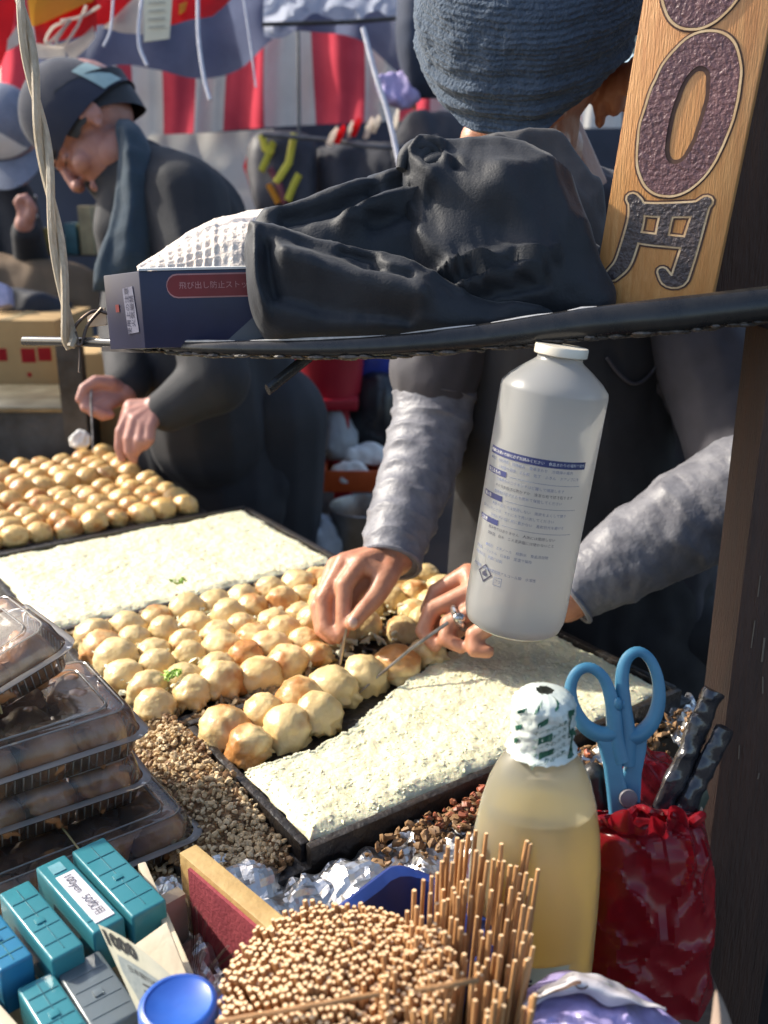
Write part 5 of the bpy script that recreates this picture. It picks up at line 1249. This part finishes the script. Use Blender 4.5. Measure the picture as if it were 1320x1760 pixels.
build('body', remesh(b, .005, 4), M_SKIN2, tp_, fix=False, sharp=180)
j = MB(); j.chain([nk3, c3, h3, V(h3.x, h3.y, .45)], [.075,.155,.15,.15]); j.chain([nk3, P(20,350,2.86), P(60,480,2.8), P(46,400,2.63)], [.07,.075,.055,.042])
build('jacket', remesh(j, .01, 4), M_JACK, tp_, fix=False, sharp=180)
M_GCAP = mat('grey_cap', (.22,.24,.30), .8, (.15,.17,.22), 30, .6, .3, 400); 
def gcap(u, v):
    a = 2*math.pi*u; t = v*math.pi/2; r = math.cos(t)**.8
    return tq(.094*r*math.cos(a), -.008 + .112*r*math.sin(a), .022 + .098*math.sin(t))
build('cap_crown', MB().grid(gcap, 50, 22), M_GCAP, tp_, fix=False, sharp=180)
def gpan(u, v):
    a = math.pi*.28 + math.pi*.44*u; t = .06 + (.75*math.sin(math.pi*u))*v; r = math.cos(t)**.8
    return tq(.0955*r*math.cos(a), -.008 + .1135*r*math.sin(a), .022 + .0995*math.sin(t))
build('cap_front', MB().grid(gpan, 20, 10), M_WHITE, tp_, fix=False, sharp=180)
def gbill(u, v):
    q_ = 2*u - 1; a = math.pi/2 + q_*1.1
    return tq(.094*math.cos(a)*(1 + .12*v), -.008 + .112*math.sin(a) + .085*v*math.cos(q_*1.1), .020 - .012*v - .018*q_*q_)
build('cap_bill', MB().grid(gbill, 24, 10).grid(lambda u, v: gbill(u, v) - (tq(0,0,1)-TC).normalized()*.003, 24, 10), M_GCAP, tp_, fix=False, sharp=180)
# ================================================================== background
M_RED = mat('red_curtain_cloth', (.66,.085,.12), .8, (.56,.06,.09), 8, .5, .2, 300, trans=.7); M_WHT = mat('white_curtain_cloth', (.80,.77,.72), .8, (.72,.68,.63), 8, .5, .2, 300, trans=.65)
bx_ = [-60,-5,45,92,150,205,228,275,331,388,459,539,622,682,745,805,865,930,1000,1075]
def curt(u, v):
    k = u*(len(bx_)-1); i = min(int(k), len(bx_)-2); x = bx_[i] + (bx_[i+1]-bx_[i])*(k-i)
    bot = interp([(252,),(250,),(246,),(236,),(222,),(211,),(208,),(220,),(220,)], u)[0]
    y = -40 + (bot+40)*v
    d = 3.42 + .05*math.sin(x*.045) + .02*math.sin(x*.11 + v*2) + .03*nz((x*.02, v*2, 0), 1)
    return P(x + 6*math.sin(v*2.5 + x*.02), y, d)
cm = MB(); ns = len(bx_)-1; cm.grid(curt, ns*8+1, 24, mi=lambda i, j: (i//8) % 2)
cur = build('striped_curtain', cm, [M_WHT, M_RED], fix=False, sharp=180, label='red and white striped festival curtain hanging behind the workers', cat='curtain')
build('curtain_pole', MB().tube([P(512,20,3.33), P(514,235,3.33)], .006, 10), mat('pole_grey', (.10,.11,.12), .4), label='thin grey upright pole in front of the striped curtain', cat='pole')
M_VAL = mat('blue_grey_shade', (.17,.20,.30), .75, (.11,.13,.21), 5, .6, .2, 60, trans=.6)  # translucent sheet put in for the shadow over the curtain top
def val(u, v):
    x = 60 + 700*u; bot = interp([(150,),(140,),(112,),(120,),(135,),(120,),(60,),(56,),(70,),(130,),(170,)], u)[0]
    return P(x, -60 + (bot+60)*v, 3.02 + .04*math.sin(u*26) + .06*nz((u*8, v*2, 0), 1))
build('shade_valance', MB().grid(val, 120, 24), M_VAL, fix=False, sharp=180, label='blue grey tarpaulin valance standing in for shadow across the top of the striped curtain', cat='tarpaulin')
M_VINYL = mat('crinkled_vinyl', (.58,.62,.72), .35, (.40,.44,.56), 10, .8, .4, 40, trans=.6)
def vin(u, v):
    x = 455 + 300*u; y = -40 + (105 - 30*math.sin(u*3) + 14*math.sin(u*17))*v
    p = P(x, y, 2.7); return p - FW*(.05*abs(nz(p, 9, 2)) + .03*abs(nz(p, 22, 5)))
build('rolled_vinyl', MB().grid(vin, 80, 30), M_VINYL, fix=False, sharp=30, label='crinkled pale vinyl sheet bundled under the awning left of the knit cap', cat='vinyl sheet')
for a, b_ in (((520,38),(745,22)),): build('awning_pipe', MB().tube([P(450,42,2.66), P(600,38,2.66), P(745,26,2.66)], .006, 8), M_DARKSTEEL, label='dark awning pipe running under the pale vinyl sheet', cat='pipe')
def quad(name, c, d, m, label, cat, n=(20,14), wave=.01, parent=None, off=0, group=None):
    def fn(u, v):
        x = (c[0][0]*(1-u) + c[1][0]*u)*(1-v) + (c[3][0]*(1-u) + c[2][0]*u)*v; y = (c[0][1]*(1-u) + c[1][1]*u)*(1-v) + (c[3][1]*(1-u) + c[2][1]*u)*v
        p = P(x, y, d + off); return p + FW*wave*nz(p, 11, len(label or name)) + UP*wave*.5*nz(p, 17, 3)
    return build(name, MB().grid(fn, *n).grid(lambda u, v: fn(u, v) + FW*.002, *n), m, parent, fix=False, sharp=180, label=label, cat=cat, group=group)
M_FLAGR = mat('banner_red', (.74,.045,.055), .6, (.64,.03,.04), 8, trans=.7); M_FLAGY = mat('banner_yellow', (.74,.44,.06), .6, (.66,.36,.04), 8, trans=.7); M_FLAGW = mat('banner_white', (.80,.76,.70), .6, (.72,.66,.60), 12, trans=.7)
f1 = empty('banner', P(120,0,2.2), 'red banner with orange top and white looped lettering at the upper left', 'banner')
quad('cloth', [(56,36),(165,-30),(165,52),(62,80)], 2.22, M_FLAGR, None, None, parent=f1)
quad('orange_band', [(44,-30),(190,-40),(160,6),(52,42)], 2.20, M_FLAGY, None, None, parent=f1)
quad('white_border', [(58,76),(112,82),(112,106),(62,100)], 2.215, M_FLAGW, None, None, parent=f1)
quad('white_border', [(108,82),(160,44),(162,60),(122,108)], 2.216, M_FLAGW, None, None, parent=f1)
for pts in ([(112,38),(92,46),(80,64),(79,74),(86,72),(112,46),(118,32)], [(122,34),(108,52),(96,74),(112,74),(130,50),(138,34),(148,10)], [(104,36),(140,28),(172,10)]):
    build('loop_lettering', MB().tube(spl([P(x, y, 2.19) for x, y in pts], 30), .0032, 6), M_FLAGW, f1)
f2 = empty('banner', P(20,60,2.25), 'narrow red banner edge beside the rope at the far upper left', 'banner')
quad('cloth', [(-60,-40),(36,-40),(14,75),(-40,210)], 2.26, M_FLAGR, None, None, parent=f2); quad('white_border', [(14,70),(36,40),(40,74),(12,90)], 2.25, M_FLAGW, None, None, parent=f2)
f3 = empty('banner', P(200,0,2.3), 'red and white banner hanging left of the cream tag card', 'banner')
quad('cloth', [(150,-40),(245,-40),(215,36),(146,44)], 2.30, M_FLAGR, None, None, parent=f3); quad('white_panel', [(218,8),(248,-20),(246,62),(176,46)], 2.29, M_FLAGW, None, None, parent=f3)
f4 = empty('banner', P(350,0,2.3), 'red banner with a yellow mark hanging right of the cream tag card', 'banner')
quad('cloth', [(290,-40),(440,-40),(365,26),(294,44)], 2.32, M_FLAGR, None, None, parent=f4); quad('yellow_mark', [(308,6),(322,2),(318,20),(308,26)], 2.305, M_FLAGY, None, None, parent=f4)
tg = empty('tag_card', P(270,0,2.25), 'cream tag card hanging between the red banners', 'card')
quad('card', [(247,-30),(298,-30),(291,66),(247,72)], 2.26, mat('tag_cream', (.72,.66,.48), .6, (.64,.58,.42)), None, None, (6,6), .001, tg)
for i in range(4): build('printed_line', MB().poly([P(255,4+i*14,2.254), P(284,2+i*14,2.254), P(284,4.5+i*14,2.254), P(255,6.5+i*14,2.254)], .0004, -FW), mat('faint_ink', (.42,.40,.32), .7), tg)
M_STR = mat('pale_string', (.62,.62,.68), .6, (.46,.46,.54), 60)
for pts, r, d, lb in (([(246,-20),(239,40),(240,80),(253,113)], .0038, 2.15, 'pale cord end hanging left of the cream tag card'), ([(340,-20),(341,60),(350,130),(361,172)], .0042, 2.15, 'longest pale cord hanging in front of the striped curtain'), ([(196,-20),(190,50),(178,80)], .003, 2.15, 'short pale cord hanging in front of the red and white banner'),
                      ([(416,-20),(428,60),(440,150)], .0022, 2.3, 'thin pale cord near the blue grey valance middle'), ([(624,48),(646,130),(668,200),(690,300)], .0052, 1.9, 'white strap stretched down behind the dark coat')):
    build('cord', MB().tube(spl([P(x, y, d) for x, y in pts], 24), r, 8), M_STR, label=lb, cat='cord')
build('white_sheet', MB().grid(lambda u, v: P(255 + 215*u, interp([(232,),(228,),(222,)], u)[0] + 170*v, 3.28 + .02*nz((u*4, v*3, 0), 1)), 30, 20), mat('white_panel', (.80,.78,.72), .7, (.74,.72,.66), 6, trans=.6), fix=False, label='plain white sheet hung under the striped curtain behind the bowed man', cat='sheet')
build('red_ornament', MB().poly([P(432,246,3.2), P(446,270,3.2), P(440,300,3.2), P(452,340,3.2), P(438,356,3.2), P(426,310,3.2), P(418,286,3.2)], .006, FW), M_FLAGR, label='red paper ornament at the right edge of the white sheet', cat='ornament')
bag = empty('striped_bag', P(485,360,3.05), 'black bag with yellow stripes hanging beside the white sheet', 'bag')
build('bag_body', lens([(424,300,250,3.08,.01),(445,370,228,3.08,.05),(490,380,226,3.08,.06),(530,380,232,3.08,.04),(545,360,250,3.08,.01)], nu=40, nv=30, namp=.01, nsc=8), mat('black_bagcloth', (.020,.020,.028), .6, (.035,.033,.045), 20), bag, sharp=180)
M_YEL = mat('yellow_tape', (.62,.54,.035), .5, (.54,.46,.03))
for pts in ([(450,232),(456,256),(470,262)], [(470,244),(460,270),(449,294)], [(506,230),(496,280),(474,314)], [(514,300),(504,320),(494,345)]):
    build('yellow_stripe', MB().tube([P(x, y, 3.005) for x, y in pts], .012, 8, flat=.5), M_YEL, bag)
build('orange_stripe', MB().tube([P(462,318,3.0), P(478,348,3.0)], .010, 8), M_FLAGY, bag); build('maroon_stripe', MB().tube([P(464,290,3.01), P(480,318,3.01), P(490,350,3.01)], .012, 8, flat=.5), mat('maroon', (.16,.02,.04), .6), bag)
build('drooping_cable', MB().tube(spl([P(452,232,2.98), P(560,240,2.95), P(640,252,2.9), P(700,252,2.9), P(752,236,2.9)], 40), .007, 8), mat('cable_grey', (.12,.12,.13), .5), label='grey cable drooping across the dark bags below the curtain', cat='cable')
M_DKCL = mat('dark_garment', (.022,.024,.034), .85, (.045,.045,.055), 12, .8, .3, 60)
for cols, lb in (([(540,360,262,3.15,.02),(580,400,248,3.15,.09),(640,400,244,3.15,.10),(690,400,262,3.15,.08),(720,380,290,3.15,.02)], 'dark bundled garments hanging below the curtain, nearest the yellow striped bag'), ([(672,360,235,3.05,.02),(700,390,205,3.05,.06),(745,400,192,3.05,.08),(790,380,200,3.05,.05),(820,360,240,3.05,.02)], 'dark garment hanging behind the left side of the knit cap')):
    build('garment_bundle', lens(cols, nu=46, nv=36, namp=.03, nsc=7, seed=len(lb)), M_DKCL, sharp=180, label=lb, cat='garments')
build('capped_head_shape', lens([(-60,686,760,2.5,.03),(0,682,770,2.5,.07),(70,680,770,2.5,.08),(120,690,770,2.5,.07),(165,708,765,2.5,.02)], axis='y', nu=40, nv=30, namp=.012, nsc=9), mat('navy_cap_shape', (.030,.042,.075), .85, (.018,.026,.05), 14), sharp=180, label='dark navy shape for another capped head just behind the upper left of the knit cap', cat='garment')  # blurred dark shape standing for another person's capped head
ts_ = empty('paper_tassel', P(590,230,2.9), 'red and white paper tassels dangling at the curtain foot', 'tassel')
for x, y, x2, y2, m in ((580,222,565,250,M_FLAGW),(592,218,578,246,M_FLAGR),(606,212,600,236,M_FLAGW),(618,206,606,234,M_FLAGR),(640,205,628,238,M_FLAGW),(652,202,640,228,M_FLAGW),(684,190,678,222,M_FLAGW)):
    build('streamer', MB().tube([P(x, y, 2.92), P((x+x2)/2, (y+y2)/2 - 2, 2.9), P(x2, y2, 2.92)], [.010,.016,.012], 8, flat=.4), m, ts_)
build('lavender_pouch', lens([(646,150,138,2.5,.005),(662,176,126,2.5,.015),(690,186,122,2.5,.02),(712,180,136,2.5,.012),(724,172,160,2.5,.004)], nu=36, nv=26, crumple=.02, csc=20), mat('lavender', (.42,.36,.60), .6, (.30,.24,.46), 40), sharp=40, label='small lavender pouch tied to the white strap', cat='pouch')
quad('orange_slip', [(688,118),(712,122),(716,188),(700,184)], 2.52, mat('orange_slip', (.62,.26,.12), .6, (.50,.20,.09)), 'orange slip of paper beside the lavender pouch', 'paper', (8,8), .004)
quad('pale_panel', [(1000,-40),(1140,-40),(1130,110),(1010,60)], 2.3, mat('pale_green_panel', (.62,.66,.56), .6, (.54,.58,.48), 6, trans=.5), 'pale greenish panel glowing behind the knit cap at the top', 'panel', (10,10), .003)
# ------------------------------------------------ cartons and goods on the left
M_CARD = mat('cardboard', (.46,.30,.13), .8, (.38,.24,.10), 12, .6, .2, 90); M_CARD2 = mat('brown_goods', (.20,.13,.075), .85, (.11,.07,.04), 8, .8, .4, 30)
def carton(name, x0, y0, x1, y1, d, depth, m, label, ang=0., marks=()):
    p00 = P(x0, y1, d); p10 = P(x1, y1, d); w_ = (p10 - p00).length; h = (P(x0, y0, d) - p00).length/CP*.97
    X = rotz(V(1,0,0), ang); Y = rotz(V(0,1,0), ang)
    p00 = V(p00.x, p00.y, p00.z)
    e = empty(name, V(p00.x + w_/2, p00.y, p00.z), label, 'carton')
    build('carton_body', MB().par(p00, X*w_, Y*depth, EZ*h), m, e, bevel=.003)
    build('tape', MB().par(p00 + X*w_*.44 + Y*.002 + EZ*(h+.0002), X*w_*.12, Y*(depth-.004), EZ*.0012), mat('packing_tape', (.50,.38,.20), .3), e)
    for (a, b_, s) in marks:
        build('red_mark', MB().par(p00 + X*w_*a - Y*.0012 + EZ*h*b_, X*s, Y*.001, EZ*s), M_FLAGR, e)
    return e, p00, w_, h
stand = empty('goods_stand', V(-1.0, 2.5, 0), 'dark low stand carrying cartons at the left behind the pans', 'stand')
a_ = P(-120, 700, 2.35); zt = P(50, 688, 2.35).z
build('stand_top', MB().par(V(a_.x - .3, 2.20, zt-.03), V(1.2,0,0), V(0,.9,0), V(0,0,.028)), M_WOODD, stand)
for x, y in ((.02,.02),(1.14,.02),(.02,.84),(1.14,.84)): build('leg', MB().par(V(a_.x - .3 + x, 2.20 + y, 0), V(.04,0,0), V(0,.04,0), V(0,0,zt-.031)), M_WOODD, stand)
carton('carton', -60, 555, 108, 688, 2.36, .30, M_CARD, 'cardboard carton with a row of red square marks at the left edge', 0, ((.36,.50,.030),(.63,.48,.034),(.80,.50,.032),(.67,.30,.010)))
carton('carton', 122, 612, 262, 806, 2.20, .28, M_CARD, 'upright cardboard carton behind the bowed man\'s hands', .0, ((.78,.35,.012),(.72,.10,.02)))
build('brown_bundle', lens([(-60,560,455,2.75,.05),(0,560,440,2.75,.12),(60,560,446,2.75,.12),(120,560,450,2.75,.10),(170,560,470,2.75,.05)], nu=40, nv=30, namp=.03, nsc=6), M_CARD2, sharp=180, label='brown wrapped bundle stacked behind the carton with red marks', cat='bundle')
build('navy_bundle', lens([(-40,560,505,2.55,.03),(20,562,498,2.55,.08),(80,562,505,2.55,.08),(124,560,520,2.55,.03)], nu=40, nv=30, namp=.02, nsc=8), mat('navy_bundle', (.018,.022,.035), .7), sharp=180, label='dark navy bundle resting on top of the red marked carton', cat='bundle')
sb2 = empty('goods_shelf', P(60,440,2.95), 'pale shelf of small goods behind the rope at the left', 'shelf')
build('board', MB().par(P(-80,440,2.95), V(.45,0,0), V(0,.3,0), V(0,0,.012)), M_CARD2, sb2)
for i, (x, w_, h_, m) in enumerate(((-10,40,60,M_CARD),(34,26,50,mat('pale_goods', (.52,.44,.30), .6)),(66,18,44,mat('ochre_goods', (.40,.28,.06), .6)),(90,24,30,M_STEEL),(114,20,52,mat('teal_goods', (.06,.16,.18), .5)),(140,22,80,mat('straw_goods', (.44,.36,.20), .6)))):
    build('packet', MB().par(P(x, 438, 2.9), RT*(w_/1650*2.9), V(0,.08,0), EZ*(h_/1650*2.9)), m, sb2, bevel=.003)
build('shelf_post', MB().tube([P(56,350,2.85), P(58,450,2.85)], .010, 8), M_DARKSTEEL, sb2)
for x, y in ((44,336),(60,338),(62,372)): build('glint_knob', MB().ell(P(x, y, 2.83), .006), M_SILVER, sb2)
build('striped_packet', MB().poly([P(-14,480,2.42), P(12,490,2.42), P(16,522,2.42), P(-14,530,2.42)], .04, FW), mat('lilac_packet', (.40,.40,.62), .5, (.20,.24,.40), 60, .9), bevel=.004, label='small lilac and green packet at the left edge on the navy bundle', cat='packet')
ho = empty('steel_griddle_box', P(60,760,2.12), 'sooty steel stove box behind the farthest pan at the left', 'stove')
q0 = P(-140, 752, 2.06); zq = P(0,668,2.06).z
build('stove_body', MB().par(V(q0.x, q0.y, .70), V(P(146,752,2.06).x - q0.x, 0, 0), V(0,.24,0), V(0,0,P(60,705,2.06).z - .70)), M_DARKSTEEL, ho, bevel=.004)
build('stove_top', MB().par(V(q0.x - .005, q0.y - .012, P(60,705,2.06).z + .001), V(P(150,752,2.06).x - q0.x, 0, 0), V(0,.26,0), V(0,0,.012)), mat('ochre_steel', (.26,.24,.17), .4, (.14,.12,.08), 14, .7, metal=.6), ho, bevel=.002)
build('stove_post', MB().par(P(112,760,2.04), V(.05,0,0), V(0,.03,0), V(0,0,.21)), M_DARKSTEEL, ho)
build('paper_wad', lens([(120,766,752,1.86,.004),(134,772,740,1.86,.012),(148,770,741,1.86,.012),(158,764,750,1.86,.004)], nu=26, nv=22, crumple=.01, csc=40), M_WHITE, sharp=60, label='white crumpled wad at the corner of the farthest pan', cat='wad')
# ------------------------------------------------ red stool, crate and pot between the two workers
M_REDP = mat('red_plastic', (.36,.012,.025), .4, (.28,.010,.02), 10, .5); M_ORP = mat('orange_plastic', (.60,.11,.025), .4, (.50,.08,.02))
lb_ = empty('low_bench', V(.02, 2.45, 0), 'low dark bench carrying the red stool, crate and pot', 'bench')
zb_ = P(560, 930, 2.35).z - .02
build('bench_top', MB().par(V(-.42, 2.05, zb_-.03), V(.68,0,0), V(0,.8,0), V(0,0,.03)), M_WOODD, lb_)
for x, y in ((0,0),(.62,0),(0,.74),(.62,.74)): build('leg', MB().par(V(-.42 + x, 2.05 + y, 0), V(.05,0,0), V(0,.05,0), V(0,0,zb_-.031)), M_WOODD, lb_)
st = empty('red_stool', V(P(560,700,2.45).x, P(560,700,2.45).y, zb_), 'red plastic stool standing behind the white batter, a red tub on top', 'stool')
zs = P(560, 684, 2.45).z; cx_, cy_ = P(548,690,2.45).x, P(548,690,2.45).y
build('seat', MB().par(V(cx_-.10, cy_-.02, zs-.03), V(.2,0,0), V(0,.2,0), V(0,0,.03)), M_REDP, st, bevel=.006)
for x, y in ((-.085,-.01),(.055,-.01),(-.085,.14),(.055,.14)): build('leg', MB().par(V(cx_+x-.02, cy_+y, zb_), V(.042,0,0), V(0,.03,0), V(0,0,zs-.031-zb_)), M_REDP, st, bevel=.004)
build('stretcher', MB().par(V(cx_-.066, cy_+.0, zb_ + .16), V(.118,0,0), V(0,.018,0), V(0,0,.03)), M_REDP, st)
build('red_tub', MB().lathe([(.001,.001),(.085,.001),(.095,.10),(.100,.125),(.104,.128),(.100,.130),(.09,.122),(.08,.02),(.001,.012)], V(cx_+.02, cy_+.08, zs), n=36), M_REDP, sharp=50, label='red plastic tub sitting on the red stool', cat='tub')
build('blue_case', MB().par(P(618,652,2.55), RT*.11, V(0,.1,0), EZ*.075), mat('royal_blue', (.02,.05,.34), .4), bevel=.006, label='royal blue case glimpsed below the shelf beside the red tub', cat='case')
build('black_sack', lens([(586,760,700,2.6,.02),(610,780,660,2.6,.08),(650,780,640,2.6,.10),(690,780,648,2.6,.08),(720,770,690,2.6,.02)], nu=40, nv=30, namp=.02, nsc=9), mat('black_poly', (.014,.014,.016), .3, (.03,.03,.032)), sharp=180, label='black sack slumped behind the orange crate', cat='sack')
build('grey_white_bag', lens([(552,780,720,2.5,.02),(566,792,690,2.5,.05),(590,792,692,2.5,.05),(614,790,740,2.5,.02)], nu=36, nv=30, namp=.01, nsc=12, crumple=.02, csc=12), mat('grey_film', (.34,.35,.36), .5, (.22,.23,.24), 14), sharp=60, label='grey white bag between the red stool leg and orange crate', cat='bag')
oc = empty('orange_crate', P(612,850,2.42), 'orange plastic crate filled with white bags behind the forearm', 'crate')
c00 = P(556, 846, 2.42); cw, chh, cdp = .17, .055, .16
for nm_, o_, a, b_, c_ in (('crate_side', c00, V(cw,0,0), V(0,.006,0), EZ*chh), ('crate_side', c00 + V(0,cdp,0), V(cw,0,0), V(0,.006,0), EZ*(chh+.09)), ('crate_end', c00 + V(0,.007,0), V(.006,0,0), V(0,cdp-.008,0), EZ*chh), ('crate_end', c00 + V(cw-.006,.007,0), V(.006,0,0), V(0,cdp-.008,0), EZ*chh), ('crate_floor', c00 + V(.007,.007,0), V(cw-.014,0,0), V(0,cdp-.008,0), EZ*.006)):
    build(nm_, MB().par(o_, a, b_, c_), M_ORP, oc, bevel=.0015)
for pts in ([(560,800),(566,752),(610,745),(664,752),(664,790)],): build('crate_rim', MB().tube(spl([P(x, y, 2.55) for x, y in pts], 24), .007, 8), M_ORP, oc)
for cols, lb in (([(560,832,815,2.44,.01),(580,838,798,2.44,.03),(612,838,794,2.44,.03),(640,832,808,2.44,.01)], 'white plastic bag in the front of the orange crate'), ([(584,792,776,2.5,.01),(606,800,764,2.5,.03),(650,800,762,2.5,.03),(668,790,775,2.5,.01)], 'dim white bag at the back of the orange crate')):
    build('white_bag', lens(cols, nu=30, nv=26, crumple=.02, csc=16), M_WHITE, sharp=50, label=lb, cat='bag')
pc_ = P(632, 960, 2.2); rp_ = .085
pt = empty('steel_pot', V(pc_.x, pc_.y, zb_), 'open steel pot standing behind the fist and its arm cover', 'pot')
zp = P(632, 862, 2.2).z - zb_
build('pot_wall', MB().lathe([(.001,.001),(rp_*.97,.001),(rp_,.006),(rp_,zp),(rp_+.003,zp+.003),(rp_,zp+.005),(rp_-.003,zp),(rp_-.003,.01),(.001,.008)], V(pc_.x, pc_.y, zb_), n=44), M_STEEL, pt, sharp=50)
for s in (-1, 1): build('pot_handle', MB().tube(spl([V(pc_.x + s*rp_, pc_.y - .03, zb_ + zp*.8), V(pc_.x + s*(rp_+.03), pc_.y - .02, zb_ + zp*.82), V(pc_.x + s*(rp_+.03), pc_.y + .02, zb_ + zp*.82), V(pc_.x + s*rp_, pc_.y + .03, zb_ + zp*.8)], 16), .004, 8), M_STEEL, pt)
build('plastic_wrap', lens([(496,930,908,2.15,.01),(520,960,886,2.15,.04),(556,975,884,2.15,.05),(582,978,910,2.15,.03),(594,976,950,2.15,.01)], nu=40, nv=34, crumple=.03, csc=14), mat('milky_film', (.58,.62,.66), .35, (.40,.44,.48), 16, trans=.2), sharp=40, label='crumpled milky plastic wrap behind the end of the white batter pan', cat='plastic wrap')
bu = empty('glass_cup', P(520,892,2.3), 'small amber glass cup behind the milky plastic wrap', 'cup')
build('cup_glass', MB().lathe([(.001,0),(.020,.001),(.028,.02),(.030,.045),(.024,.062),(.021,.062),(.027,.045),(.025,.02),(.001,.004)], P(519,892,2.3), UP*.9 - RT*.3, 24), clear_mat('amber_glass', (.80,.66,.46), .45, .1, body=(.46,.34,.2)), bu)
rbx = P(372, 925, 2.12)
build('red_crate', MB().par(V(rbx.x, rbx.y, rbx.z - .06), V(P(498,925,2.12).x - rbx.x, 0, 0), V(0,.16,0), V(0,0,P(440,812,2.12).z - rbx.z + .06)), mat('dull_red_crate', (.26,.022,.035), .6, (.20,.015,.028), 14), bevel=.006, label='dull red crate below the hem of the bowed man\'s jacket', cat='crate')
